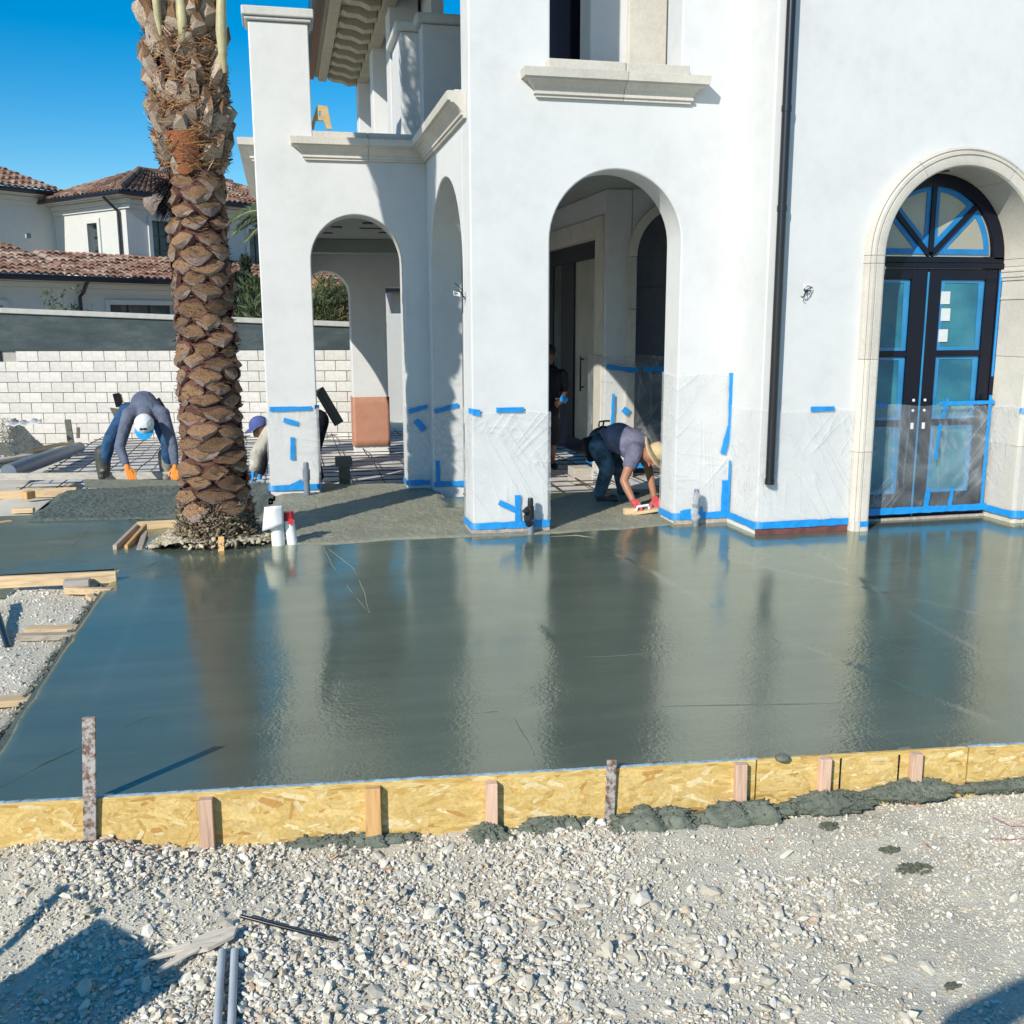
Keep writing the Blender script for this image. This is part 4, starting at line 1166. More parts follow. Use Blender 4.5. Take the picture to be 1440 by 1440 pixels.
for i in range(8):
    me = stones_mesh('loose_rock', np.zeros((1, 3)), np.ones(1), 40 + i); me['localmesh'] = 1; rock_meshes.append(me)
for px, py, s_ in spots:
    p = atz(px, py, -.25); z = float(ground_z(p.x, p.y)); p = atz(px, py, z)
    if p.y > formy(p.x) - .06: continue
    o = link('loose_rock', rock_meshes[rk.randrange(8)])
    o.location = (p.x, p.y, z + s_ * .35); o.scale = (s_ * rk.uniform(.9, 1.3), s_ * rk.uniform(.9, 1.2), s_ * rk.uniform(.7, 1)); o.rotation_euler = (rk.uniform(-.4, .4), rk.uniform(-.4, .4), rk.uniform(0, 6))
    tag(o, 'pale angular limestone rock lying loose on the gravel', 'rock', 'loose rocks on the gravel')
# wood chips and brick bits
chip = MB(); chip.prism([(-1, -.4), (.8, -.5), (1, .1), (.5, .5), (-.8, .35)], lambda u, v, d: (u, v, d), -.2, .2)
chm = chip.mesh('wood_chip', wood('orange_wood_chip', (.52, .29, .17)), local=True)
for i, (px, py, s_, lab) in enumerate(((545, 1222, .022, 'reddish wood chip on the gravel right of the yellowish stake'), (1305, 1190, .022, 'flat pinkish wood chip right of the mossy concrete splash'), (1080, 1180, .018, 'pinkish wood chip below the wet concrete left of a stake'),
                          (395, 1259, .014, 'small orange chip above the thin black rod'), (355, 1386, .016, 'small orange chip right of the two grey pipes'), (832, 1188, .02, 'orange splinter standing under the short steel stake'), (1060, 1272, .020, 'pinkish chip beside the pale rocks'), (470, 1205, .03, 'pale curved wood sliver left of the yellowish stake'))):
    p = atz(px, py, -.25); z = float(ground_z(p.x, p.y)) + .008; p = atz(px, py, z)
    o = link('wood_chip', chm); o.location = p; o.scale = (s_, s_ * .6, s_ * .5); o.rotation_euler = (.2, .1 * i, i * 1.3)
    tag(o, lab, 'wood chip', 'wood chips on the gravel')
# splashes of concrete on the gravel
for px, py, r_, lab in ((1285, 1218, .06, 'green grey splash of concrete on the gravel'), (1250, 1190, .03, 'small dark splash of concrete nearer the form'), (1340, 1376, .02, 'dark crumb of concrete at the tip of the arm shadow'), (1165, 1160, .035, 'dark crumb of concrete under a pink stake')):
    p = atz(px, py, -.24); z = float(ground_z(p.x, p.y))
    n_ = 60; rr = np.random.default_rng(int(px)); a = rr.uniform(0, 6.28, n_); d_ = rr.random(n_) ** .7 * r_
    Pp = np.stack([p.x + d_ * np.cos(a) * 1.3, p.y + d_ * np.sin(a) * .8, np.full(n_, z + .010)], -1)
    me = stones_mesh('concrete_splash', Pp, rr.uniform(.006, .016, n_) * min(1, r_ / .03), int(py), tints=np.full((n_, 3), (.12, .13, .095)))
    tag(link('concrete_splash', me), lab, 'concrete splash', 'concrete splashes on the gravel')
# foreground debris
def gz(px, py, dz=0):
    p = atz(px, py, -.25); z = float(ground_z(p.x, p.y)) + dz; return atz(px, py, z)
for k, (xa, ya, xb, yb, lab) in enumerate(((303, 1480, 312, 1338, 'left of two pale grey conduits lying side by side on the gravel'), (324, 1480, 330, 1337, 'right of two pale grey conduits lying side by side on the gravel'))):
    a = gz(xa, ya, .022); b = gz(xb, yb, .026); mb = MB()
    mb.tube([a, a.lerp(b, .5), b], .0135, 14, cap=False); mb.tube([a, a.lerp(b, .5), b], .0105, 12, cap=False)
    tag(mb.build('conduit', M_PALEPVC, smooth=50), lab, 'pipe', 'conduits on the gravel')
mb = MB(); mb.tube([gz(338, 1288, .03), gz(400, 1304, .02), gz(474, 1322, .016)], [.007, .0075, .006], 8)
tag(mb.build('black_rod', M_BLACK, smooth=50), 'thin black rod lying on the gravel right of the split wood', 'rod')
mb = MB()
a = gz(336, 1306, .035); b = gz(215, 1355, .03)
d = (b - a).normalized(); s_ = Vector((-d.y, d.x, 0)).normalized()
L_ = (b - a).length
mb.prism([(0, -.012), (.03, .035), (L_ * .42, .048), (L_ * .62, .028), (L_ * 1.0, .05), (L_ * .66, .004), (L_ * 1.05, -.03), (L_ * .6, -.036), (L_ * .3, -.045)], lambda u, v, dd: a + d * u + s_ * v + Vector((0, 0, dd)), -.007, .008)
mb.bar(a + d * L_ * .5 + s_ * .035 + Vector((0, 0, .01)), b + s_ * .055, .012, .01); mb.bar(a + d * L_ * .55 - s_ * .02 + Vector((0, 0, .006)), b - s_ * .03 - d * .02, .014, .012)
tag(mb.build('split_board', wood('pale_split_wood', (.62, .54, .43), (12, 50, 50), dark=.6), bevel=.002), 'splintered piece of weathered board on the gravel', 'board')
mb = MB(); mb.tube([gz(60, 1197, .03), gz(110, 1183, .05), gz(160, 1180, .05), (lambda p: p)(gz(200, 1200, .04)), gz(216, 1212, .03), gz(210, 1228, .02), gz(192, 1244, .01)], .0022, 6)
tag(mb.build('tie_wire', mat('rusty_wire', (.30, .16, .13), .7, .3, 30, 0)), 'thin rusty wire looping over the gravel by the tall stake', 'wire')
mb = MB(); mb.tube([gz(1395, 1148, .03), gz(1420, 1160, .03), gz(1450, 1162, .02), gz(1480, 1150, .02)], .0018, 6)
mb.tube([gz(1390, 1178, .02), gz(1420, 1180, .02), gz(1470, 1176, .02)], .0015, 6)
tag(mb.build('string', mat('pink_string', (.55, .22, .25), .8, .2, 30, 0)), 'pink string lying on the gravel at the right edge', 'string')

# --- boards and stakes at the left
board('form_lumber', atz(-70, 822, .03), atz(164, 811, .03), .038, .09, M_LUMBER, 'long yellow form board across the gap left of the slab')
board('wood_block', atz(92, 818, .02) + Vector((0, -.05, .0)), atz(128, 816, .02) + Vector((0, -.05, .0)), .09, .05, M_LUMBERG, 'short grey block lying against the long form board')
board('form_lumber', atz(92, 830, -.02), atz(158, 832, -.02), .05, .05, M_LUMBER, 'short yellow stub of lumber in front of the grey block')
board('wood_block', atz(125, 838, -.03), atz(146, 852, -.03), .05, .03, M_LUMBER, 'small tilted kicker of pale wood touching the slab edge')
board('form_lumber', atz(38, 886, -.03), atz(118, 884, -.03), .10, .035, M_LUMBER, 'yellow plank half way along the gravel strip, upper of a pair')
board('form_lumber', atz(28, 896, -.03), atz(110, 894, -.03), .07, .038, M_OLDWOOD, 'greyish plank half way along the gravel strip, lower of a pair')
board('form_lumber', atz(-40, 990, -.03), atz(48, 984, -.03), .09, .035, M_LUMBER, 'yellow plank nearest the front on the gravel strip')
mb = MB(); mb.tube([atz(-12, 838, .05), atz(12, 912, -.06)], .022, 12); tag(mb.build('black_pipe', M_BLACK, smooth=50), 'dark pipe leaning in the ditch at the left edge', 'pipe')
# edge crumbs of concrete along the left edge of the slab
n_ = 900; rr = np.random.default_rng(3)
yy = rr.uniform(4.3, 8.3, n_); xx = SLX + .02 * vnoise(yy * 0, yy, 5, 2) - np.abs(rr.normal(0, .018, n_)) - .005
o = link('concrete_crumbs', stones_mesh('concrete_crumbs', np.stack([xx, yy, rr.uniform(-.06, -.012, n_)], -1), rr.uniform(.006, .02, n_), 3, tints=np.tile((.16, .17, .135), (n_, 1)) * rr.uniform(.7, 1.3, (n_, 1))))
tag(o, 'crumbs of concrete along the left edge of the slab', 'crumbs', kind='stuff')
# upper left: screed area
def lumber_px(xa, ya, xb, yb, za, w, h, m, lab, name='form_lumber', cat='board'):
    return board(name, atz(xa, ya, za), atz(xb, yb, za), w, h, m, lab, cat)
lumber_px(-60, 699, 108, 691, 0, .05, .10, M_LUMBER, 'yellow form board at the far left beside the rough concrete')
lumber_px(34, 697, 46, 695, .03, .10, .09, M_STAKE2, 'short brown stub of wood on the far left form board', 'wood_block')
lumber_px(18, 718, 48, 717, -.02, .09, .05, M_LUMBER, 'small yellow block left of the rough concrete, upper one', 'wood_block')
lumber_px(-20, 740, 16, 735, -.02, .08, .05, M_STAKE2, 'small brown block left of the rough concrete, lower one', 'wood_block')
lumber_px(-60, 671, 262, 668, .03, .045, .09, M_LUMBERG, 'long pale board lying behind the screed')
board('screed_board', atz(120, 680, .035), atz(262, 681, .035), .045, .10, M_DIRTYWOOD, 'concrete smeared screed board held by the worker in the white cap', 'screed board')
lumber_px(10, 640, 100, 622, -.05, .14, .04, M_LUMBER, 'yellow plank lying in front of the soil heap', 'plank')
lumber_px(-30, 652, 40, 640, -.05, .22, .04, M_LUMBERG, 'pale grey plank at the far left behind the long board', 'plank')
pa = [atz(12, 664, .03), atz(45, 652, .05), atz(80, 640, .05), atz(112, 629, .03)]
mb = MB(); mb.tube(pa, [.105, .105, .10, .085], 16); tag(mb.build('drain_pipe', M_GREYPVC, smooth=60), 'fat dark grey pipe lying beside the reinforcing bars', 'pipe')
def stick(px, py0, py1, Y, w, m, lab, lean=0):
    a = at(px, py1, Y); b = at(px + lean, py0, Y); return board('wood_stake', a, b, w, .04, m, lab, 'stake', up=(0, 1, 0))
stick(100, 590, 622, 16.6, .09, M_DIRTYWOOD, 'dark stout post at the right end of the soil heap', -5)
stick(110, 601, 616, 17.4, .05, M_DIRTYWOOD, 'thin dark stick by the foot of the block wall')
mb = MB(); a = at(-8, 640, 14.8); b = at(18, 640, 14.8); mb.prism([(-8, 640), (20, 641), (6, 622), (-8, 621)], lambda u, v, d: at(u, v, 14.8 + d), 0, .05)
tag(mb.build('leaning_board', M_DIRTYWOOD), 'dark board leaning at the left edge before the soil heap', 'board')
V = []; 
for i in range(14):
    for j in range(4):
        px = 8 + i * 3.9; p = at(px, 592 + j * 2.2 - (2.5 if i > 9 else 0) + 1.5 * math.sin(i * 1.7 + j), 16.75 - .18 * j); V.append(p)
mb = MB(); mb.add(V, [(i * 4 + j, (i + 1) * 4 + j, (i + 1) * 4 + j + 1, i * 4 + j + 1) for i in range(13) for j in range(3)])
o = mb.build('torn_sheet', M_VAPOUR, smooth=60); tag(o, 'torn white plastic sheet draped over the soil heap', 'plastic sheet')
s_ = o.modifiers.new('thick', 'SOLIDIFY'); s_.thickness = .004

# --- reinforcing bars over a white sheet
sheet = grid_mesh('vapour_barrier', np.arange(-3.4, 5.2, .09), np.arange(10.3, 19.2, .09), lambda x, y: -.135 + .012 * vnoise(x, y, 3, 4) + .006 * vnoise(x, y, 9, 5), M_VAPOUR)
o = link('vapour_barrier', sheet); tag(o, 'white plastic vapour barrier spread under the reinforcing bars', 'plastic sheet')
rb = empty('rebar_mat', (0, 14.5, -.1), 'tied mat of rusty reinforcing bars waiting for concrete', 'rebar mat')
rr = random.Random(3)
y = 12.55
while y < 18.9:
    mb = MB(); x0 = -3.3 if y > 12.7 else -3.3
    pts = [(x0 + (5.1 - x0) * i / 6, y + rr.uniform(-.02, .02), -.068 + rr.uniform(-.012, .008)) for i in range(7)]
    mb.tube(pts, .0075, 6); mb.build('rebar', M_REBAR, rb); y += .36
for y in (10.75, 11.1, 11.45, 11.8, 12.15):
    mb = MB(); mb.tube([(2.06 + 1.9 * i / 4, y + rr.uniform(-.02, .02), -.068) for i in range(5)], .0075, 6); mb.build('rebar', M_REBAR, rb)
x = -3.2
while x < 5.0:
    mb = MB(); ya = 12.55 if x < .3 else (12.1 if x < 1.7 else 10.7)
    pts = [(x + rr.uniform(-.02, .02), ya + (18.9 - ya) * i / 6, -.045 + rr.uniform(-.012, .008)) for i in range(7)]
    mb.tube(pts, .0075, 6); mb.build('rebar', M_REBAR, rb); x += .40
mb = MB(); p = at(485, 688, 12.35); mb.box(p.x - .06, p.x + .07, 12.3, 12.5, -.12, .2); mb.box(p.x - .10, p.x + .10, 12.28, 12.52, .2, .3)
tag(mb.build('form_block', M_DIRTYWOOD, bevel=.005), 'dark muddy timber bracket standing among the bars in the left arch', 'bracket')
mb = MB(); p = atz(822, 678, -.1); mb.box(p.x - .14, p.x + .12, p.y, p.y + .3, -.12, .08); tag(mb.build('lumber_stack', M_LUMBERG, bevel=.006), 'short stack of timber on the bars behind the bent worker', 'timber')
mb = MB()
for i in range(7):
    for j in range(6):
        mb.v.append((p.x + .08 + .03 * i, p.y - .05 + .015 * math.sin(i * 2 + j), -.1 + .05 * j))
mb.f = [(i * 6 + j, (i + 1) * 6 + j, (i + 1) * 6 + j + 1, i * 6 + j + 1) for i in range(6) for j in range(5)]; mb.m = [0] * 30
o = mb.build('plastic_scrap', M_PLASTIC, smooth=60); tag(o, 'crumpled clear plastic beside the timber stack', 'plastic scrap')
s_ = o.modifiers.new('thick', 'SOLIDIFY'); s_.thickness = .003

# --- stubbed-up conduits at the pillars
def stub(px, pytop, pyb, Y, r, m, lab, wrap=None):
    b = at(px, pyb, Y); t = at(px, pytop, Y)
    root = empty('conduit_stub', (b.x, Y, 0), lab, 'pipe')
    mb = MB(); mb.tube([(b.x, Y, -.05), (b.x, Y, t.z - .12)], r, 14); mb.build('pipe', m, root, smooth=50)
    mb = MB(); mb.tube([(b.x, Y, t.z - .2), (b.x, Y, t.z - .08), (b.x, Y, t.z - .075), (b.x, Y, t.z - .02), (b.x, Y, t.z)], [r * 1.18, r * 1.18, r * .9, r * .9, r * .7], 14); mb.build('coupling', m if not wrap else wrap, root, smooth=40)
    return root
stub(432, 650, 696, 11.42, .035, M_GREYPVC, 'grey conduit stub standing by the film of the far left pillar')
s1 = stub(746, 700, 753, 8.82, .030, M_GREYPVC, 'black wrapped conduit stub at the foot of the front pillar', M_BLACK)
s2 = stub(978, 688, 743, 8.80, .030, M_GREYPVC, 'grey conduit stub wrapped in clear plastic at the right pier')
mb = MB(); p = at(978, 705, 8.80)
mb.tube([(p.x + .012 * math.sin(i * 2.1), 8.80 + .008 * math.cos(i * 1.7), .06 + i * .035) for i in range(9)], [.036 + .007 * (i % 2) for i in range(9)], 9)
mb.build('wrap', M_PLASTIC, s2)
mb = MB(); p = at(745, 720, 8.80)
mb.tube([(p.x + .010 * math.sin(i * 2.1) - .004 * i, 8.82 + .008 * math.cos(i * 1.7), .08 + i * .03) for i in range(7)], [.036 + .007 * (i % 2) for i in range(6)] + [.012], 9)
mb.build('wrap', M_BLACK, s1)

# --- white pipes by the palm
Y = 8.93
root = empty('white_pipe', (at(392, 772, Y).x, Y, 0), 'white pipe stub covered with a bent white sheet beside the palm', 'pipe')
a, b = at(392, 772, Y), at(388, 716, Y)
mb = MB(); mb.tube([(a.x, Y, -.04), (b.x, Y, b.z)], .058, 16); mb.build('pipe', M_WHITE, root, smooth=50)
mb = MB(); V = []
q = [(372, 712), (396, 710)]
for i in range(9):
    for j in range(7):
        u = i / 8; v = j / 6
        px = 372 + 26 * u - 3 * v + 4 * v * u; py = 713 - 2.5 * u + (34 - 6 * u) * v
        p = at(px, py, Y - .07 - .035 * math.sin(u * 3.1) + .03 * v * (1 - u)); V.append(p)
mb.add(V, [(i * 7 + j, (i + 1) * 7 + j, (i + 1) * 7 + j + 1, i * 7 + j + 1) for i in range(8) for j in range(6)])
o = mb.build('cover', M_WHITE, root, smooth=60); s_ = o.modifiers.new('thick', 'SOLIDIFY'); s_.thickness = .004
root = empty('white_pipe', (at(410, 768, Y).x, Y, 0), 'slim white pipe with red tape round its top beside the palm', 'pipe')
a, b = at(412, 768, Y), at(405, 722, Y)
mb = MB(); mb.tube([(a.x, Y, -.04), (b.x, Y + .02, b.z)], .046, 16); mb.build('pipe', M_WHITE, root, smooth=50)
mb = MB(); mb.tube([(b.x + .003, Y + .017, b.z - .065), (b.x - .002, Y + .02, b.z + .012)], .050, 16); mb.box(b.x + .0, b.x + .045, Y - .05, Y - .046, b.z - .09, b.z - .04); mb.build('red_tape', M_RED, root, smooth=50)
# sawhorse-like wedge on the parapet
mb = MB(); Y = WY + .08; a = at(437, 183, Y); 
P2 = [(436, 183), (441.5, 183), (444.5, 171), (455, 171), (460, 183), (467, 183), (460.5, 151), (446, 149)]
mb.prism([(at(u, v, Y).x, at(u, v, Y).z + .012) for u, v in P2], FXZ, Y, Y + .04, holes=[[(at(u, v, Y).x, at(u, v, Y).z + .012) for u, v in ((448, 165), (452, 165), (451, 158), (449, 158))]])
zb = at(440, 183, Y).z + .012
tag(mb.build('plywood_template', M_PLY, bevel=.002), 'plywood trestle end standing on the stone parapet', 'trestle')
# ================================================================== PALM
PX, PY = -.65, 9.24
palm = empty('palm_tree', (PX, PY, 0), 'tall date palm with a trimmed diamond patterned trunk standing in a timber framed pit', 'palm')
TR = [(-.1, .40), (.06, .36), (.2, .325), (.4, .30), (.7, .27), (1.3, .252), (2.0, .240), (2.9, .232), (3.2, .24), (3.45, .275), (3.8, .295), (4.3, .285), (4.8, .27), (5.4, .2)]
def tr(z):
    for (a, ra), (b, rb_) in zip(TR, TR[1:]):
        if z <= b: return ra + (rb_ - ra) * max(0, (z - a) / (b - a))
    return .2
LEAN = lambda z: .012 * math.sin(z * .9) - .004 * z
mb = MB()
zs = [-.1 + .1 * i for i in range(56)]
mb.tube([(PX + LEAN(z), PY, z) for z in zs], [tr(z) - .035 for z in zs], 28)
mb.build('trunk', M_BARK, palm, smooth=60)
def boot(seed):
    """a trimmed frond base: diamond foot on the trunk, lens-shaped cut face above, worn lip below.
    local axes: x across, y outward, z up; one unit = half width"""
    r = random.Random(seed); j = lambda s=.05: r.uniform(-s, s) * 1.7
    foot = [(-1.02, -.05, 0), (-.55, -.05, .34), (0, -.05, .52), (.55, -.05, .34), (1.02, -.05, 0), (.6, -.05, -.36), (0, -.05, -.62), (-.6, -.05, -.36)]
    rim = [(-.93 + j(), .13 + j(.03), .03 + j()), (-.45 + j(), .17 + j(.03), .27 + j()), (.05 + j(), .18, .34 + j()), (.5 + j(), .17 + j(.03), .24 + j()), (.93 + j(), .13 + j(.03), .0 + j()), (.5 + j(), .36 + j(.05), -.15 + j()), (j(), .46 + j(.06), -.24 + j()), (-.5 + j(), .36 + j(.05), -.13 + j())]
    lip = [(-.62, .20, -.24), (j(.1), .30 + j(.05), -.46 + j()), (.62, .20, -.24)]
    mid = [(-.3 + j(.1), .24 + j(.04), .06 + j()), (.32 + j(.1), .25 + j(.04), .05 + j())]
    V = foot + rim + lip + mid
    F = []; M = []
    for k in (0, 1, 2, 3): F.append((k, k + 1, 8 + k + 1, 8 + k)); M.append(1)
    # cut face: two fans round the mid points
    A, B = 19, 20
    for a, b in ((8, 9), (9, 10)): F.append((A, a, b)); M.append(0)
    for a, b in ((10, 11), (11, 12)): F.append((B, a, b)); M.append(0)
    F += [(A, 10, B), (B, 12, 13), (B, 13, 14), (A, B, 14), (A, 14, 15), (A, 15, 8)]; M += [0] * 6
    # lip (grey underside) and flanks
    F += [(8, 15, 16), (15, 14, 17, 16), (14, 13, 18, 17), (13, 12, 18)]; M += [2] * 4
    F += [(0, 8, 16, 7), (7, 16, 17, 6), (6, 17, 18, 5), (5, 18, 12, 4)]; M += [1, 1, 1, 1]
    b_ = MB(); b_.v = V; b_.f = F; b_.m = M
    me = b_.mesh('leaf_base', [M_CUT, M_BARK, M_LIP], smooth=None, local=True)
    bm = bmesh.new(); bm.from_mesh(me)
    bmesh.ops.triangulate(bm, faces=bm.faces)
    bmesh.ops.subdivide_edges(bm, edges=bm.edges, cuts=1, smooth=.22, fractal=.55, seed=seed, use_grid_fill=True)
    bm.to_mesh(me); bm.free(); me.shade_smooth(); me.set_sharp_from_angle(angle=R(34))
    return me
boots = [boot(i) for i in range(9)]
rr = random.Random(21)
row = 0; z = .34
while z < 3.2:
    n = 6; off = (row % 2) * .5 + row * .045
    for k in range(n):
        a = 2 * math.pi * (k + off) / n + rr.uniform(-.05, .05)
        rad = tr(z) - .030
        o = link('leaf_base', boots[rr.randrange(9)], palm)
        w = 2 * math.pi * tr(z) / n * .535 * rr.uniform(.74, 1.18)
        zz = z + rr.uniform(-.035, .035)
        o.location = (LEAN(zz) + rad * math.cos(a), rad * math.sin(a), zz)
        o.rotation_euler = (rr.uniform(-.3, .18), rr.uniform(-.2, .2), a - math.pi / 2 + rr.uniform(-.1, .1))
        o.scale = (w * 1.03, .122 * rr.uniform(.55, 1.5), .172 * rr.uniform(.75, 1.2))
    z += .116; row += 1
# upright stubs of the cut fronds in the head of the trunk
def stub_mesh(seed):
    r = random.Random(seed); j = lambda s: r.uniform(-s, s)
    V = [(-1, 0, 0), (1, 0, 0), (.9, .25, 0), (-.9, .25, 0), (-.72 + j(.1), .16, .62), (.72 + j(.1), .16, .62), (.62, .50, .55), (-.62, .50, .55),
         (-.55 + j(.15), .34 + j(.08), 1.0 + j(.18)), (.45 + j(.15), .34 + j(.08), .95 + j(.2)), (.34 + j(.1), .56 + j(.1), .78 + j(.15)), (-.40 + j(.1), .60 + j(.1), .86 + j(.15)), (j(.1), .42, 1.15 + j(.2))]
    F = [(0, 1, 5, 4), (1, 2, 6, 5), (2, 3, 7, 6), (3, 0, 4, 7), (4, 5, 9, 12, 8), (5, 6, 10, 9), (6, 7, 11, 10), (7, 4, 8, 11), (8, 12, 9, 10, 11)]
    b_ = MB(); b_.v = V; b_.f = F; b_.m = [1, 2, 2, 2, 1, 2, 2, 2, 0]
    return b_.mesh('frond_stub', [M_CUT, M_FIBRE, M_STUB], local=True)
stubs = [stub_mesh(i) for i in range(8)]
row = 0; z = 3.22
while z < 4.75:
    n = 9; off = (row % 2) * .5 + row * .13
    for k in range(n):
        a = 2 * math.pi * (k + off) / n + rr.uniform(-.15, .15)
        rad = tr(z) - .06
        o = link('frond_stub', stubs[rr.randrange(8)], palm)
        o.location = (LEAN(z) + rad * math.cos(a), rad * math.sin(a), z + rr.uniform(-.05, .05))
        o.rotation_euler = (rr.uniform(-.32, -.05), rr.uniform(-.25, .25), a - math.pi / 2)
        o.scale = (.074 * rr.uniform(.6, 1.35), .16 * rr.uniform(.6, 1.4), .20 * rr.uniform(.6, 1.35))
    z += .098; row += 1
# fibre sheaths wound between the stubs, root mat at the foot
def strips(name, m, n, zr, rr_, tiltr, lr, wr, seed, out=(.0, .03)):
    r = np.random.default_rng(seed); V = []; F = []
    for i in range(n):
        z = r.uniform(*zr); a = r.uniform(0, 6.283); rad = (tr(z) - .02) * r.uniform(.94, 1.08) + r.uniform(*out)
        t = r.uniform(*tiltr); L = r.uniform(*lr); w = r.uniform(*wr); curl = r.uniform(-.02, .05)
        base = len(V)
        for k in range(4):
            s = k / 3; aa = a + math.cos(t) * L * (s - .5) / rad; z_ = z + math.sin(t) * L * (s - .5); q = rad + curl * (s - .5) * 2 + .01 * math.sin(s * 5 + i)
            for e in (-1, 1):
                V.append((PX + LEAN(z_) + q * math.cos(aa), PY + q * math.sin(aa), z_ + e * w * (1 - .7 * abs(s - .3))))
        for k in range(3): F.append((base + 2 * k, base + 2 * k + 2, base + 2 * k + 3, base + 2 * k + 1))
    o = link(name, np_mesh(name, np.array(V), np.array(F), m), palm); o['kind'] = 'stuff'; return o
strips('fibre', M_FIBRE, 2200, (3.22, 4.9), None, (-.8, .8), (.06, .26), (.002, .006), 2, (.0, .06))
strips('fibre', M_STUB, 160, (3.22, 4.9), None, (.7, 2.4), (.08, .2), (.003, .008), 6, (.02, .06))
strips('fibre', M_BARK, 900, (3.25, 4.9), None, (.2, 2.8), (.05, .18), (.004, .012), 3, (.0, .05))
strips('fibre', M_BARK, 1300, (.35, 3.2), None, (-.6, .6), (.03, .12), (.0015, .006), 5, (-.01, .035))
strips('fibre', M_FIBRE, 500, (.35, 3.2), None, (-.7, .7), (.03, .10), (.0012, .004), 15, (-.01, .035))
strips('root_mat', M_ROOT, 1300, (-.06, .36), None, (.3, 2.8), (.04, .13), (.004, .010), 4, (-.02, .02))
x = []
r = np.random.default_rng(8); n_ = 1500
z_ = r.uniform(-.05, .40, n_); a_ = r.uniform(0, 6.283, n_); q_ = np.array([tr(z) for z in z_]) - .02 + r.uniform(0, .025, n_)
o = link('root_mat', stones_mesh('root_mat', np.stack([PX + q_ * np.cos(a_), PY + q_ * np.sin(a_), z_], -1), r.uniform(.008, .026, n_), 8, tints=np.array([(.20, .155, .10)]) * r.uniform(.5, 1.9, (n_, 1))), palm); o['kind'] = 'stuff'
# the dark tuft at the left and the red fibre patch under the head
mb = MB()
for i in range(150):
    a = math.pi + rr.uniform(-.45, .5); z = 3.02 + rr.uniform(-.1, .12); q = tr(z)
    p = Vector((PX + q * math.cos(a), PY + q * math.sin(a) - .05, z)); d = Vector((-.5 + rr.uniform(-.3, .2), rr.uniform(-.3, .1), rr.uniform(-.9, .2))).normalized()
    mb.tube([p, p + d * .08, p + d * .16 + Vector((0, 0, -.02))], [.006, .004, .001], 4)
o = mb.build('dark_tuft', M_BLACKCLOTH, palm); o['kind'] = 'stuff'
m_ = boots[3].copy(); m_.materials.clear(); [m_.materials.append(x) for x in (M_LIP, M_LIP, M_LIP)]; m_['localmesh'] = 1
o = link('leaf_base', m_, palm); o.location = (-.30, -.10, 2.94); o.rotation_euler = (.6, .2, math.pi * .55); o.scale = (.09, .26, .20); o['label'] = 'grey frond base sticking out under the dark tuft'
mb = MB()
for i in range(8):
    for j in range(7):
        a = -2.35 + 1.0 * i / 7; z = 3.25 + .24 * j / 6; q = tr(z) + .018 + .025 * math.sin(math.pi * i / 7) - .03 * (1 - j / 6)
        mb.v.append((PX + q * math.cos(a), PY + q * math.sin(a), z - .10 * math.sin(math.pi * i / 7) * (1 - j / 6)))
mb.f = [(i * 7 + j, (i + 1) * 7 + j, (i + 1) * 7 + j + 1, i * 7 + j + 1) for i in range(7) for j in range(6)]; mb.m = [0] * 42
mb.build('fibre_sheath', M_REDFIB, palm, smooth=60)
# tied-up crown of fronds above the picture (its shadow falls on the villa)
def frond_mesh(seed):
    r = random.Random(seed); b_ = MB(); n = 15; L = 4.3
    pts = []
    for i in range(n):
        s = i / (n - 1); pts.append(Vector((0, .04 + .52 * math.sin(s * 2.2) * (.7 + .3 * r.random()), s * L)))
    rad = [.030 * (1 - .85 * i / (n - 1)) + .004 for i in range(n)]
    rad[0] = .05; rad[1] = .04
    b_.tube(pts, rad, 6, mi=0)
    for i in range(60):
        s = .12 + .86 * i / 60; k = s * (n - 1); a = int(k); p = pts[a].lerp(pts[min(a + 1, n - 1)], k - a)
        for e in (-1, 1):
            d = Vector((e * (.35 + .15 * r.random()), r.uniform(-.15, .35), 1)).normalized(); l = .55 * (1 - .5 * abs(s - .45)) * r.uniform(.8, 1.1)
            w = d.cross(Vector((0, 1, 0))).normalized() * .014
            q = p + d * l
            b_.add([p - w, p + w, q.lerp(p, .3) + w * 1.2, q, q.lerp(p, .3) - w * 1.2], [(0, 1, 2, 3, 4)], 1)
    return b_.mesh('frond', [M_FIBRE, M_LEAF], local=True)
fm = [frond_mesh(i) for i in range(4)]
for i in range(60):
    a = i * 2.39996; z = 4.25 + (i % 11) * .085; q = (.22 - .012 * (i % 11)) * (1 if i % 5 else .6)
    o = link('frond', fm[i % 4], palm)
    o.location = (LEAN(z) + q * math.cos(a), q * math.sin(a), z); o.rotation_euler = (rr.uniform(-.08, .06), rr.uniform(-.04, .04), a - math.pi / 2)
for px, za, w in ((258, 4.06, .046), (312, 3.96, .048), (224, 4.22, .040)):
    p = at(px, 60, PY - .30); mb = MB()
    mb.tube([(p.x + .01, PY - .25, za), (p.x, PY - .30, za + .12), (p.x, PY - .31, za + .3), (p.x + (.03 if px > 280 else -.01), PY - .25, za + .9)], [w * .35, w * .72, w * .95, w * .6], 7)
    mb.build('petiole', M_PETIOLE, palm, smooth=60)
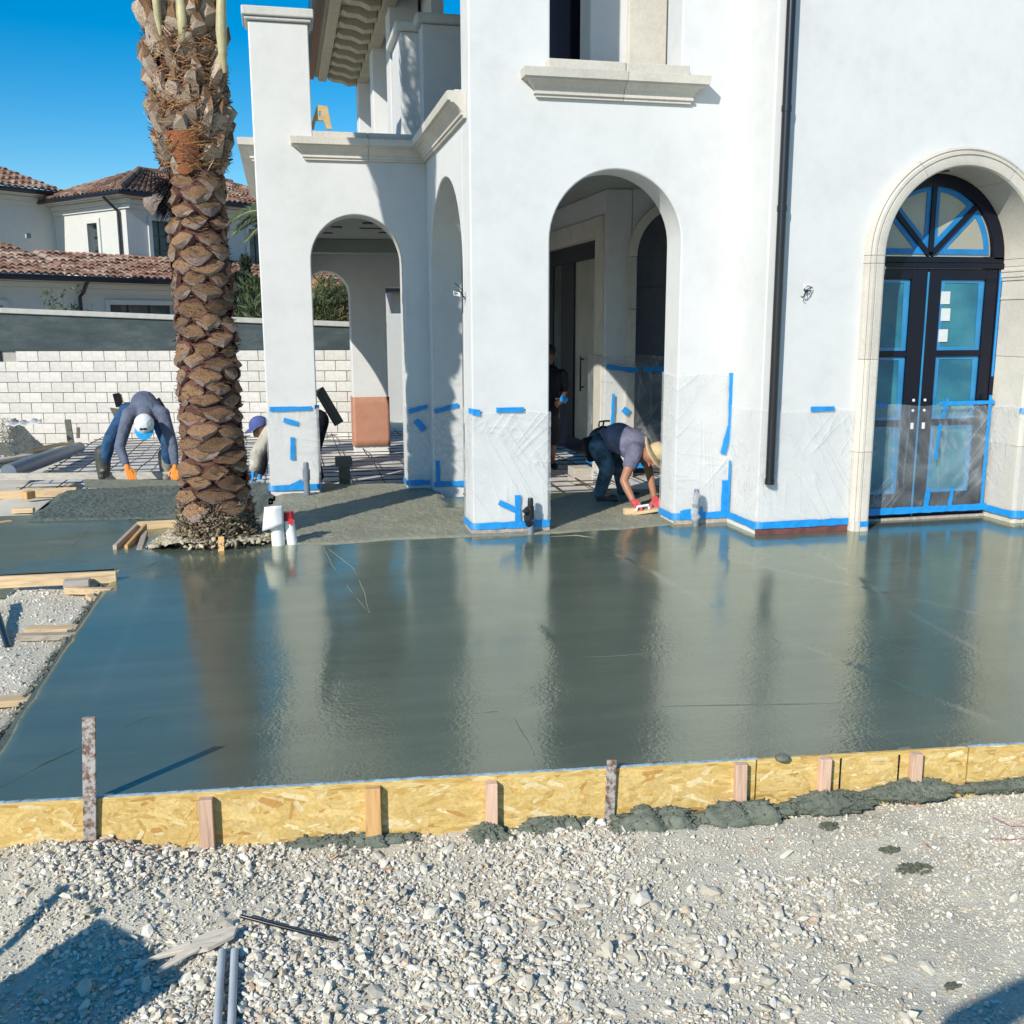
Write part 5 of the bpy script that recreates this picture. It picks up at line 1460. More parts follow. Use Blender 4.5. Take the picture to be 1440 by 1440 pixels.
# planting pit: sandy fill and a timber frame
def pitz(x, y):
    d = np.hypot(x - PX, y - PY); return -.02 + .09 * sstep(.75, .38, d) + .018 * vnoise(x, y, 9, 3) + .012 * vnoise(x, y, 22, 5) - .03 * sstep(-1.1, -1.35, x)
o = link('pit_soil', grid_mesh('pit_soil', np.arange(-1.40, -.02, .025), np.arange(8.88, 9.92, .025), pitz, M_SAND, False, lambda cx, cy: np.hypot((cx + .70) / .66, (cy - 9.35) / .52) < 1.0 + .0 * cx)); o['kind'] = 'structure'
n_ = 420; r = np.random.default_rng(12); a_ = r.uniform(0, 6.28, n_); q_ = r.uniform(.36, .60, n_)
xx = PX + q_ * np.cos(a_); yy = PY + q_ * np.sin(a_) * .8
o = link('pit_rubble', stones_mesh('pit_rubble', np.stack([xx, yy, pitz(xx, yy)], -1), r.uniform(.01, .03, n_), 12, tints=np.array([(.50, .43, .31)]) * r.uniform(.6, 1.2, (n_, 1)))); tag(o, 'sandy rubble round the foot of the palm', 'rubble', kind='stuff')
board('pit_board', atz(162, 776, -.02), atz(196, 742, -.01), .035, .12, M_OLDWOOD, 'outer timber of the pit frame left of the palm')
board('pit_board', atz(178, 776, -.03), atz(205, 745, .02), .03, .12, M_STAKE2, 'inner timber of the pit frame left of the palm')
board('pit_board', atz(194, 741, .02), atz(250, 738, .02), .035, .10, M_LUMBER, 'back timber of the pit frame behind the palm')
board('pit_board', atz(204, 748, .03), atz(196, 774, -.01), .05, .03, M_OLDWOOD, 'short brace inside the pit frame left of the palm')
mb = MB(); mb.bar(atz(311, 778, -.02), at(311, 755, 8.86), .05, .02, (0, 1, 0)); tag(mb.build('wood_stake', M_STAKE2), 'orange wooden stub at the foot of the palm trunk', 'stake')

# ================================================================== BOUNDARY WALL (parallel to the street, slightly askew to the house)
bw = empty('boundary_wall', (-3, 18.7, -.2), 'boundary wall of pale concrete blocks under a dark stucco band with a light cap', 'wall')
AX = Vector((math.cos(YAW), -math.sin(YAW), 0)); AN = Vector((-math.sin(YAW), -math.cos(YAW), 0))
O0 = at(0, 500, 19.75); O0.z = 0
def wp(s, d, z): p = O0 + AX * s + AN * d; return Vector((p.x, p.y, z))
DEP = (O0 - CAM).dot(FW)
def zpx(py, s=3.5):          # height on the wall seen at picture row py
    p = wp(s, 0, 0); a = CAM + ray(0, py) * 1
    for i in range(60): pass
    # solve along the view ray that meets the wall plane at station s
    lo, hi = -1., 4.
    for _ in range(40):
        m = (lo + hi) / 2; q = wp(s, 0, m) - CAM
        v = 720 - FPX * (q.dot(CU) / q.dot(FW))
        if v > py: lo = m
        else: hi = m
    return m
ZB = zpx(492.5); BH = (ZB - zpx(608)) / 8
BW = BH * 2.13
bm_ = MB(); bm_.obox((0, 0, 0), (BW / 2 - .006, 0, 0), (0, .09, 0), (0, 0, BH / 2 - .006))
bmesh_block = bm_.mesh('block', M_BLOCK, local=True)
RZ = math.atan2(AX.y, AX.x)
rr = random.Random(4)
# joints of the top course, measured: first joint near px 14
for row in range(9):
    zc = ZB - BH * (row + .5)
    s = -BW * (1.0 if row % 2 else .5) + .13
    i = 0
    while s < 6.98 - BW:
        if not (row == 0 and s < .05):
            c = wp(s + BW / 2, rr.uniform(-.004, .004), zc)
            o = link('block', bmesh_block, bw)
            o.location = (c.x + 3, c.y - 18.7, c.z + .2); o.rotation_euler = (0, 0, RZ)
        s += BW
mb = MB(); c = wp(1.2, -.03, (ZB + zpx(640)) / 2); mb.obox(c, AX * 5.74, AN * .08, Vector((0, 0, (ZB - zpx(640)) / 2))); mb.build('mortar_bed', M_MORTAR, bw)
# dark stucco band whose top falls to the right
mb = MB()
def zt(s, py0=440, py1=462): 
    t = s / 7.0
    return zpx(py0 + (py1 - py0) * t, s)
outl = [(-4, ZB + .004), (-4, zt(-4)), (6.94, zt(6.94)), (6.94, ZB + .004)]
mb.prism(outl, lambda u, v, d: wp(u, d, v), -.12, .098); mb.build('stucco_band', M_BAND, bw)
mb = MB(); mb.prism([(-4, ZB - BH), (.05, ZB - BH), (.05, ZB + .004), (-4, ZB + .004)], lambda u, v, d: wp(u, d, v), -.12, .097); mb.build('stucco_band', M_BAND, bw)
mb = MB(); mb.prism([(-4, zt(-4) + .002), (6.96, zt(6.96) + .002), (6.96, zt(6.96) + .095), (-4, zt(-4) + .095)], lambda u, v, d: wp(u, d, v), -.16, .15); mb.build('wall_cap', M_WALLCAP, bw, bevel=.015)

# white garden wall and casita beyond the loggia
mb = MB(); a = at(534, 460, 21.6); b = at(760, 460, 21.6); mb.box(a.x, b.x, 21.6, 21.8, -.3, at(550, 441, 21.6).z)
tag(mb.build('garden_wall', M_NEIGHBOUR, bevel=.01), 'plain white garden wall seen through the left arch', 'wall')
cas = empty('garden_house', (4, 23, 0), 'low tiled garden house behind the white garden wall', 'house')
mb = MB(); mb.box(2.7, 9, 25, 29, -.2, 3.0); mb.build('wall', M_NEIGHBOUR, cas)
mb = MB(); mb.prism([(24.2, 2.75), (27.0, 4.0), (29.8, 2.75), (29.8, 2.65), (27.0, 3.85), (24.2, 2.62)], FYZ, 1.9, 9.6); mb.build('roof', M_TILE, cas)
mb = MB(); mb.tube([(1.9, 24.15, 2.7), (9.6, 24.15, 2.7)], .07, 8); mb.build('gutter', M_BLACK, cas)
# ================================================================== NEIGHBOUR'S HOUSE
# local frame of that house: e1 runs away to the right, e2 away to the left, origin at its near corner
def at_depth(px, py, dep):
    d = ray(px, py); return CAM + d * dep
HC = at_depth(177, 300, 30.0); HC.z = 0
ang = R(54) - YAW
E1 = Vector((math.cos(ang), math.sin(ang), 0)); E2 = Vector((-math.sin(ang), math.cos(ang), 0))
def hp(a, b, z): return HC + E1 * a + E2 * b + Vector((0, 0, z))
nh = empty('neighbour_house', HC, 'pale two storey house with red clay tile roofs behind the boundary wall', 'house')
def hbox(name, a0, a1, b0, b1, z0, z1, m, parent=nh, bevel=0):
    mb = MB(); mb.add([hp(a, b, z) for z in (z0, z1) for a, b in ((a0, b0), (a1, b0), (a1, b1), (a0, b1))],
                      [(3, 2, 1, 0), (4, 5, 6, 7), (0, 1, 5, 4), (1, 2, 6, 5), (2, 3, 7, 6), (3, 0, 4, 7)])
    return mb.build(name, m, parent, bevel=bevel)
def hwall(name, plane, d, outline, holes, thick, m=M_NEIGHBOUR):
    """plane 'A': constant e1=d (u runs along e2); 'B': constant e2=d (u runs along e1)"""
    fn = (lambda u, v, q: hp(d + q, u, v)) if plane == 'A' else (lambda u, v, q: hp(u, d + q, v))
    mb = MB(); mb.prism(outline, fn, 0, thick, holes); return mb.build(name, m, nh, dissolve=True)
ZE2 = 5.75
rect = lambda a, b, c, d: [(a, c), (b, c), (b, d), (a, d)]
wA = hwall('wall', 'A', 0, rect(0, 3.9, -.5, ZE2), [rect(1.50, 2.05, 3.35, 5.0)], .3)
wB = hwall('wall', 'B', 0, rect(.302, 7.5, -.5, ZE2), [rect(.85, 1.65, 3.3, 5.05), rect(4.6, 5.5, 3.3, 5.05)], .3)
hwall('wall', 'B', 3.9, rect(-9, -.002, -.5, ZE2 + .25), [rect(-1.05, -.85, 4.6, 4.75)], .3)
hbox('wall', .3, 7.3, 3.6, 3.9, -.5, ZE2, M_NEIGHBOUR)
def hwindow(plane, d, u0, u1, z0, z1, n):
    fn = (lambda u, v, q: hp(d + q, u, v)) if plane == 'A' else (lambda u, v, q: hp(u, d + q, v))
    mb = MB(); w = .13
    mb.prism(rect(u0 - w, u1 + w, z0 - .0, z1 + w), fn, -.05, .02, [rect(u0, u1, z0 + .005, z1)])
    mb.prism(rect(u0 - w - .1, u1 + w + .1, z0 - .14, z0 - .002), fn, -.14, .02)
    f = mb.build('window', M_CAP, nh)
    mb = MB(); mb.prism(rect(u0, u1, z0, z1), fn, .2, .24); mb.build('pane', M_DARKPANE, f)
    mb = MB()
    for i in range(1, n): 
        u = u0 + (u1 - u0) * i / n; mb.prism(rect(u - .02, u + .02, z0, z1), fn, .17, .199)
    for i in range(1, 4):
        v = z0 + (z1 - z0) * i / 4; mb.prism(rect(u0, u1, v - .02, v + .02), fn, .172, .198)
    mb.build('glazing_bar', M_BLACK, f)
hwindow('A', 0, 1.50, 2.05, 3.35, 5.0, 1 + 1); hwindow('B', 0, .85, 1.65, 3.3, 5.05, 2); hwindow('B', 0, 4.6, 5.5, 3.3, 5.05, 2)
def cove(a0, b0, a1, b1, z, nrm):
    mb = MB()
    for k, (h, p) in enumerate(((-.42, .06), (-.28, .14), (-.13, .28))):
        A = hp(a0, b0, 0); B = hp(a1, b1, 0); n_ = E1 * nrm[0] + E2 * nrm[1]
        c = (A + B) / 2 + n_ * p / 2; c.z = z + h + .07
        mb.obox(c, (B - A) / 2, n_ * p / 2, Vector((0, 0, .068)))
    return mb.build('cornice', M_NEIGHBOUR, nh)
cove(0, -.28, 0, 3.9, ZE2, (-1, 0)); cove(-.0, 0, 7.5, 0, ZE2, (0, -1)); cove(-9, 3.9, -.3, 3.9, ZE2 + .25, (0, -1))
def tiles(name, A, B, C, D, parent=nh, pitch=.21, course=.36):
    """barrel tiles on the slope A-B (eave) to D-C (ridge); A,D left, B,C right"""
    wv = (B - A).length; hv = ((D - A).length + (C - B).length) / 2
    nu = max(3, int(max((B - A).length, (C - D).length) / pitch)); nv = max(2, int(hv / course))
    nrm = (B - A).cross(D - A).normalized()
    if nrm.z < 0: nrm = -nrm
    K = 6
    V = []; F = []
    wave = [.0, .055, .085, .085, .055, .0]
    for j in range(nv):
        for jj in (0, 1):
            t = (j + jj) / nv
            for i in range(nu * K + 1):
                s = i / (nu * K); k = i % K
                s_ = s
                P = (A + (B - A) * s_) * (1 - t) + (D + (C - D) * s_) * t
                h = .085 * abs(math.sin(math.pi * i / K)) ** .8 + (.035 if jj == 0 else 0.0) + .012 * math.sin(i // K * 7.3 + j * 3.1)
                V.append(P + nrm * h)
        b0 = j * 2 * (nu * K + 1)
        for i in range(nu * K):
            F.append((b0 + i, b0 + i + 1, b0 + nu * K + 1 + i + 1, b0 + nu * K + 1 + i))
    # front lip of every course
    n0 = len(V); row = nu * K + 1
    for j in range(nv):
        for i in range(row):
            V.append(Vector(V[j * 2 * row + i]) - nrm * .05)
        for i in range(nu * K):
            F.append((n0 + j * row + i, n0 + j * row + i + 1, j * 2 * row + i + 1, j * 2 * row + i))
    o = link(name, np_mesh(name, np.array([tuple(v) for v in V]), np.array(F), M_TILE), parent); o['kind'] = 'stuff'
    return o
# hip roof over the tower block, with eaves of .55 m
e = .55
r0 = [hp(-e, -e, ZE2), hp(7.5 + e, -e, ZE2), hp(7.5 + e, 3.9 + e, ZE2), hp(-e, 3.9 + e, ZE2)]
rg0, rg1 = hp(1.9, 1.95, ZE2 + 1.0), hp(5.6, 1.95, ZE2 + 1.0)
tiles('roof_tiles', r0[3], r0[0], rg0, rg0 + (r0[3] - r0[0]) * .02); tiles('roof_tiles', r0[0], r0[1], rg1, rg0)
tiles('roof_tiles', r0[2], r0[3], rg0, rg1); tiles('roof_tiles', r0[1], r0[2], rg1 + (r0[2] - r0[1]) * .02, rg1)
mb = MB(); mb.tube([r0[0] + Vector((0, 0, .1)), rg0 + Vector((0, 0, .1))], .10, 8); mb.tube([rg0 + Vector((0, 0, .08)), rg1 + Vector((0, 0, .08))], .10, 8); mb.build('ridge_tiles', M_TILE, nh)
mb = MB(); mb.prism([(0, 0), (1, 0), (1, 1), (0, 1)], lambda u, v, d: hp(-e + u * (7.5 + 2 * e), -e + v * (3.9 + 2 * e), ZE2 - .02 + d), -.06, .0); mb.build('eave', M_NEIGHBOUR, nh)
mb = MB(); mb.tube([r0[3] - Vector((0, 0, .03)), r0[0] - Vector((0, 0, .03)), r0[1] - Vector((0, 0, .03))], .075, 8); mb.build('gutter', M_BLACK, nh)
p0 = hp(-e + .05, .35, ZE2 - .1); mb = MB(); mb.tube([p0, hp(-.3, .3, ZE2 - .3), hp(-.08, .28, ZE2 - .5), hp(-.08, .28, -.4)], .045, 8); mb.build('downpipe', M_BLACK, nh)
# roof of the block to the left
e2 = .5; z2 = ZE2 + .28
tiles('roof_tiles', hp(-9, 3.9 - e2, z2), hp(.1, 3.9 - e2, z2), hp(.1, 8.5, z2 + 1.45), hp(-9, 8.5, z2 + 1.45))
mb = MB(); mb.tube([hp(-9, 3.9 - e2 - .05, z2 - .05), hp(.1, 3.9 - e2 - .05, z2 - .05)], .075, 8); mb.build('gutter', M_BLACK, nh)
mb = MB(); mb.prism([(0, 0), (1, 0), (1, 1), (0, 1)], lambda u, v, d: hp(-9 + u * 9, 3.9 - e2 + v * .5, z2 - .06 + d), -.06, .0); mb.build('eave', M_NEIGHBOUR, nh)
# low front range
ZL = 3.15; b_ = -1.9
lw = hwall('wall', 'B', b_, rect(-10, 9, -.5, ZL), [rect(-5.6, -5.0, 1.9, 2.4), rect(-2.0, .1, 1.2, 2.45), rect(.6, 1.3, 1.4, 2.3)], .3)
hwindow('B', b_, -5.6, -5.0, 1.9, 2.4, 1 + 1); hwindow('B', b_, -2.0, .1, 1.2, 2.45, 3); hwindow('B', b_, .6, 1.3, 1.4, 2.3, 2)
tiles('roof_tiles', hp(-10, b_ - .5, ZL), hp(-3.1, b_ - .5, ZL), hp(-3.4, b_ + 2.6, ZL + .95), hp(-10, b_ + 2.6, ZL + .95))
tiles('roof_tiles', hp(-3.1, b_ - .55, ZL - .02), hp(9.2, b_ - .55, ZL - .02), hp(9.2, b_ + 1.85, ZL + .75), hp(-3.1, b_ + 1.85, ZL + .75))
mb = MB(); mb.tube([hp(-10, b_ - .56, ZL - .04), hp(9.2, b_ - .60, ZL - .06)], .075, 8); mb.build('gutter', M_BLACK, nh)
mb = MB(); mb.prism([(0, 0), (1, 0), (1, 1), (0, 1)], lambda u, v, d: hp(-10 + u * 19, b_ - .5 + v * .5, ZL - .08 + d), -.05, .0); mb.build('eave', M_NEIGHBOUR, nh)
mb = MB(); mb.tube([hp(-2.9, b_ - .5, ZL - .1), hp(-2.9, b_ - .25, ZL - .4), hp(-2.9, b_ - .08, ZL - .5), hp(-2.9, b_ - .08, -.3)], .05, 8); mb.build('downpipe', M_BLACK, nh)
cove(-10, b_, -3, b_, ZL, (0, -1)); cove(-2.7, b_, 9, b_, ZL, (0, -1))
hbox('pilaster', 5.6, 6.1, b_ - .1, b_, -.4, ZL - .45, M_NEIGHBOUR)

# ================================================================== PLANTS BEYOND THE WALL
def leaf_cloud(n, fn, size, m, name, parent, seed, up=.4):
    r = np.random.default_rng(seed); V = np.zeros((n * 4, 3)); F = np.arange(n * 4).reshape(n, 4)
    for i in range(n):
        c = fn(r); d = r.normal(size=3); d[2] = abs(d[2]) * up + up; d /= np.linalg.norm(d)
        s = np.cross(d, r.normal(size=3)); s /= np.linalg.norm(s) + 1e-9
        l = size[0] * r.uniform(.6, 1.4); w = size[1] * r.uniform(.7, 1.3)
        V[4 * i] = c - s * w * .3; V[4 * i + 1] = c + d * l * .5 + s * w; V[4 * i + 2] = c + d * l; V[4 * i + 3] = c + d * l * .5 - s * w
    o = link(name, np_mesh(name, V, F, m), parent); o['kind'] = 'stuff'; return o
def cypress(px, pytop, dep, w, label, seed):
    b = at_depth(px, 470, dep); t = at_depth(px, pytop, dep); H = t.z
    root = empty('cypress', (b.x, b.y, 0), label, 'tree', 'cypresses behind the boundary wall')
    mb = MB(); mb.tube([(b.x, b.y, -.2), (b.x, b.y, H * .5), (b.x + .05, b.y, H * .93)], [.12, .08, .02], 8); mb.build('trunk', M_TRUNK, root)
    def fn(r):
        z = r.random() ** .8 * .97; q = w * (1 - z ** 2.2) * (.75 + .25 * math.sin(z * 23 + seed)) * r.random() ** .4; a = r.uniform(0, 6.28)
        return np.array([b.x + q * math.cos(a), b.y + q * math.sin(a), .1 + z * H])
    leaf_cloud(2600, fn, (.22, .04), M_CYPRESS, 'crown', root, seed, 1.2)
cypress(350, 369, 27, .36, 'slim dark cypress between the palm and the far left pillar, tallest one', 2)
cypress(338, 392, 28, .5, 'broader dark cypress just left of the slim one', 3)
cypress(362, 400, 25, .3, 'dark cypress close against the far left pillar', 4)
def reed(px, pytop, dep, w, label, seed, n=1500):
    b = at_depth(px, 470, dep); H = at_depth(px, pytop, dep).z
    root = empty('reed_clump', (b.x, b.y, 0), label, 'plant', 'reed clumps behind the boundary wall')
    mb = MB(); rr = random.Random(seed); C = []
    for i in range(26):
        x = rr.uniform(-w, w); y = rr.uniform(-.3, .3); h = H * rr.uniform(.75, 1.02); l = rr.uniform(-.25, .25)
        mb.tube([(b.x + x, b.y + y, -.2), (b.x + x + l * .4, b.y + y, h * .6), (b.x + x + l, b.y + y, h)], [.014, .010, .004], 5); C.append((x, y, h, l))
    mb.build('stem', M_BAMBOO, root)
    def fn(r):
        x, y, h, l = C[r.integers(len(C))]; s = r.uniform(.3, 1.0); return np.array([b.x + x + l * s * s, b.y + y, h * s]) + r.normal(size=3) * .07
    leaf_cloud(n, fn, (.26, .018), M_BAMBOO, 'foliage', root, seed, .5)
reed(455, 385, 23.5, .42, 'tall green reeds seen through the far arch, left clump', 5)
reed(480, 395, 24.2, .42, 'tall green reeds seen through the far arch, right clump', 6)
reed(364, 388, 23.5, .25, 'green reeds between the cypresses and the far left pillar', 7, 900)
bo = at_depth(480, 430, 30); mb = MB(); mb.box(bo.x - 1.2, bo.x + 3, bo.y, bo.y + 3, -.2, at_depth(480, 392, 30).z)
tag(mb.build('orange_house', M_ORANGE), 'orange stucco wall of a house glimpsed between the reeds', 'house')
sb = at_depth(97, 445, 24.5)
root = empty('shrub', (sb.x, sb.y, 0), 'leafy olive green shrub poking up over the boundary wall', 'shrub')
mb = MB(); rr = random.Random(9); C = []
for i in range(34):
    a = rr.uniform(0, 6.28); h = rr.uniform(1.6, 2.75); q = rr.uniform(.1, .75); mb.tube([(sb.x, sb.y, 0), (sb.x + q * .5 * math.cos(a), sb.y + q * .5 * math.sin(a), h * .6), (sb.x + q * math.cos(a), sb.y + q * math.sin(a), h)], [.02, .013, .004], 5); C.append((q, a, h))
mb.build('stem', M_TRUNK, root)
def fn(r):
    q, a, h = C[r.integers(len(C))]; s = r.uniform(.45, 1.02); return np.array([sb.x + q * s * math.cos(a), sb.y + q * s * math.sin(a), h * s]) + r.normal(size=3) * .05
leaf_cloud(1700, fn, (.15, .024), M_SHRUB, 'foliage', root, 4, .6)
# palm fronds of a neighbour's tree hanging behind the far left pillar
nb = at_depth(420, 470, 27)
root = empty('palm_tree', (nb.x, nb.y, 0), 'green palm mostly hidden behind the far left pillar', 'palm')
top = at_depth(420, 330, 27)
mb = MB(); mb.tube([(nb.x, nb.y, -.2), (top.x, top.y, top.z - .3)], [.22, .17], 10); mb.build('trunk', M_TRUNK, root)
for i, (px, py) in enumerate(((322, 312), (330, 306), (338, 318), (326, 330), (350, 300), (345, 340))):
    tip = at_depth(px, py, 26.6 + .1 * i); b_2 = MB(); pts = []
    for k in range(12):
        s = k / 11; p = top.lerp(tip, s) + Vector((0, 0, .45 * math.sin(math.pi * s))); pts.append(p)
    b_2.tube(pts, [.03 * (1 - .8 * k / 11) for k in range(12)], 5)
    for k in range(70):
        s = .15 + .85 * k / 70 * 11 / 11; f = min(s * 11, 10.99); a = int(f); p = pts[a].lerp(pts[a + 1], f - a); d0 = (pts[a + 1] - pts[a]).normalized()
        for e_ in (-1, 1):
            d = (d0 * .8 + Vector((0, 0, e_ * .55)) + AN * random.uniform(-.3, .3) + Vector((0, 0, -.15))).normalized(); l = .38 * (1.15 - s * .7)
            w = d.cross(AN).normalized() * .014
            b_2.add([p - w, p + w, p + d * l], [(0, 1, 2)], 1)
    b_2.build('frond', [M_PETIOLE, M_SHRUB], root)
# ================================================================== PEOPLE
def flesh(name, chains, m, parent, voxel=.013, smooth=4, balls=()):
    """one continuous surface grown round chains of (point, radius)"""
    mb = MB()
    for ch in chains:
        for (p, r) in ch: mb.ball(p, r, 12, 8)
        for (p, r), (q, s) in zip(ch, ch[1:]):
            rp = r if isinstance(r, (int, float)) else min(r); rs = s if isinstance(s, (int, float)) else min(s)
            n = 4; P = Vector(p); Q = Vector(q)
            mb.tube([P.lerp(Q, i / n) for i in range(n + 1)], [rp + (rs - rp) * i / n for i in range(n + 1)], 12)
    for p, r in balls: mb.ball(p, r, 12, 8)
    o = mb.build(name, m, parent, smooth=180)
    a = o.modifiers.new('skin', 'REMESH'); a.mode = 'VOXEL'; a.voxel_size = voxel; a.use_smooth_shade = True
    b = o.modifiers.new('relax', 'SMOOTH'); b.factor = .5; b.iterations = smooth
    return o
def lerp(a, b, t): return Vector(a).lerp(Vector(b), t)
def glove(parent, wrist, tip, across, m, m2=None, curl=(0, 0, -1), side=1, name='glove'):
    """palm, four unequal bent fingers and a thumb leaving the side of the palm"""
    w = Vector(wrist); t = Vector(tip); d = t - w; L = d.length; d.normalize()
    a = Vector(across); a = (a - d * a.dot(d)).normalized(); c = Vector(curl).normalized()
    ch = [[(w - d * .02, .032), (w + d * L * .2, .030)]]
    pb = [w + d * L * .48 + a * (k * .021) for k in (-1.5, -.5, .5, 1.5)]
    for p in pb: ch.append([(w + d * L * .12 + (p - w - d * L * .48) * .6, .020), (p, .0155)])
    for p, f, sp in zip(pb, (.80, .96, 1.0, .86), (-.22, -.06, .07, .2)):
        e = d + a * sp
        k1 = p + e * L * .24 * f; k2 = k1 + (e + c * .5) * L * .18 * f; k3 = k2 + (e * .6 + c * .9) * L * .13 * f
        ch.append([(p, .0135), (k1, .0125), (k2, .0115), (k3, .0095)])
    th = w + d * L * .18 + a * .034 * side
    ch.append([(th, .016), (th + a * .03 * side + d * .03 + c * .012, .014), (th + a * .040 * side + d * .062 + c * .028, .0115)])
    return flesh(name, ch, m, parent, .0055, 2)
def head_chains(c, down, fwd, r=.098):
    """skull, jaw, nose and ears; `down` runs crown to chin, `fwd` out of the face"""
    c = Vector(c); dn = Vector(down).normalized(); f = Vector(fwd); f = (f - dn * f.dot(dn)).normalized(); s = dn.cross(f)
    ch = [[(c - dn * .025 - f * .012, r), (c - dn * .02 + f * .012, r * .96), (c + dn * .06 + f * .03, r * .62), (c + dn * .105 + f * .045, .032)],
          [(c + dn * .005 + f * (r + .004), .010), (c + dn * .038 + f * (r + .020), .015)],
          [(c + dn * .075 + f * (r - .012) + s * -.022, .009), (c + dn * .075 + f * (r - .002), .010), (c + dn * .075 + f * (r - .012) + s * .022, .009)]]
    for e in (-1, 1):
        ch.append([(c + dn * .0 + s * e * (r - .004), .016), (c + dn * .035 + s * e * (r - .006), .012)])
        ch.append([(c - dn * .012 + f * (r - .014) + s * e * .034, .016)])
    return ch
def eyes(parent, c, down, fwd, r=.098):
    c = Vector(c); dn = Vector(down).normalized(); f = Vector(fwd); f = (f - dn * f.dot(dn)).normalized(); s = dn.cross(f)
    for e in (-1, 1):
        mb = MB(); mb.ball(c + dn * .006 + f * (r - .004) + s * e * .034, .0125, 8, 6); mb.build('eye', M_BLACKCLOTH, parent, smooth=80)
def cap_mesh(parent, c, upv, fwd, m, mbrim, r=.112):
    c = Vector(c); u = Vector(upv).normalized(); f = Vector(fwd); f = (f - u * f.dot(u)).normalized(); s = u.cross(f)
    mb = MB(); n = 16; rings = 6; V = []; F = []
    for j in range(rings + 1):
        t = (math.pi / 2) * j / rings
        for k in range(n):
            a = 2 * math.pi * k / n
            V.append(c + (f * math.cos(a) * 1.08 + s * math.sin(a)) * r * math.cos(t) + u * r * 1.0 * math.sin(t))
    for j in range(rings):
        for k in range(n): F.append((j * n + k, j * n + (k + 1) % n, (j + 1) * n + (k + 1) % n, (j + 1) * n + k))
    mb.add(V, F); o = mb.build('cap', m, parent, smooth=70)
    mb = MB(); V = []; F = []
    for i in range(11):
        a = -1.15 + 2.3 * i / 10
        p0 = c + (f * math.cos(a) * 1.06 + s * math.sin(a)) * r; p1 = c + f * (r * math.cos(a) * 1.0 + .085 * math.cos(a * .75)) + s * r * math.sin(a) * 1.02 - u * .022 * math.cos(a)
        V += [p0, p1, p1 - u * .006, p0 - u * .006]
    for i in range(10):
        for k in range(4): F.append((4 * i + k, 4 * i + (k + 1) % 4, 4 * i + 4 + (k + 1) % 4, 4 * i + 4 + k))
    F += [(0, 1, 2, 3), (43, 42, 41, 40)]
    mb.add(V, F); mb.build('brim', mbrim, o, smooth=50)
    return o, s, f, u

# ---- worker bending over the screed board, facing us
def person(loc, label): return empty('person', loc, label, 'person', None)
w = person((at(200, 668, 13.3).x, 13.3, -.1), 'worker in grey shirt, white cap and orange gloves bending over a screed board')
hipL, hipR = at(180, 578, 13.62), at(221, 583, 13.62)
kneL, kneR = at(155, 617, 13.36), at(236, 625, 13.36)
ankL, ankR = at(145, 652, 13.42), at(234, 655, 13.42)
shL, shR = at(181, 583, 13.12), at(229, 582, 13.12)
elL, elR = at(168, 629, 13.0), at(243, 628, 13.0)
wrL, wrR = at(178, 655, 12.86), at(246, 655, 12.88)
pel = (hipL + hipR) / 2; chest = (shL + shR) / 2 + Vector((0, .10, .06)); mid = pel.lerp(chest, .5) + Vector((0, 0, .09))
hd = at(203, 597, 12.86)
neck = (shL + shR) / 2 + Vector((0, -.04, .0))
flesh('body', [[(pel, .12), (mid, .11), (chest, .115), (neck, .065), (hd + Vector((0, .06, .03)), .058)]] + [[(hipL, .095), (kneL, .062), (ankL, .045), (ankL + Vector((0, -.10, -.13)), .036)], [(hipR, .095), (kneR, .062), (ankR, .045), (ankR + Vector((0, -.10, -.13)), .036)],
      [(shL, .062), (elL, .045), (wrL, .034)], [(shR, .062), (elR, .045), (wrR, .034)]] + head_chains(hd, (0, .85, -.5), (0, -.5, -.85)), M_SKIN, w)
flesh('shirt', [[(pel + Vector((0, 0, .03)), .165), (mid, .165), (chest, .17), (neck, .09)], [(shL, .085), (elL, .066), (lerp(elL, wrL, .85), .048)], [(shR, .085), (elR, .066), (lerp(elR, wrR, .85), .048)],
      [(shL, .09), (chest, .12), (shR, .09)], [(pel + Vector((-.09, 0, .02)), .11), (chest + Vector((-.08, 0, 0)), .115)], [(pel + Vector((.09, 0, .02)), .11), (chest + Vector((.08, 0, 0)), .115)]], M_GREYSHIRT, w, .012)
flesh('trousers', [[(pel + Vector((-.08, 0, -.02)), .135), (hipL, .115), (kneL, .085), (ankL + Vector((0, 0, .0)), .078)], [(pel + Vector((.08, 0, -.02)), .135), (hipR, .115), (kneR, .085), (ankR + Vector((0, 0, .0)), .078)]], M_JEANS, w, .012)
for an, m_ in ((ankL, M_RUBBER), (ankR, M_MUDBOOT)):
    flesh('boot', [[(an + Vector((0, .01, .14)), .10), (an + Vector((0, 0, -.04)), .09), (an + Vector((0, -.02, -.11)), .08)], [(an + Vector((0, -.04, -.13)), .058), (an + Vector((0, -.17, -.14)), .05)]], m_, w, .011, 2)
glove(w, wrL, at(189, 682, 12.70), (1, 0, 0), M_GLOVE, side=1); glove(w, wrR, at(247, 681, 12.72), (1, 0, 0), M_GLOVE, side=-1)
cp, s_, f_, u_ = cap_mesh(w, hd + Vector((0, -.02, .01)), (0, -.86, .5), (0, -.5, -.86), M_CAPW, M_CAPB, .118)
mb = MB(); mb.obox(hd + Vector((0, -.02, .01)) + f_ * .098 + u_ * .068, s_ * .04, (f_ * .8 + u_ * .6) * .004, (u_ * .8 - f_ * .6) * .012); mb.build('cap_badge', M_BLACKCLOTH, cp)
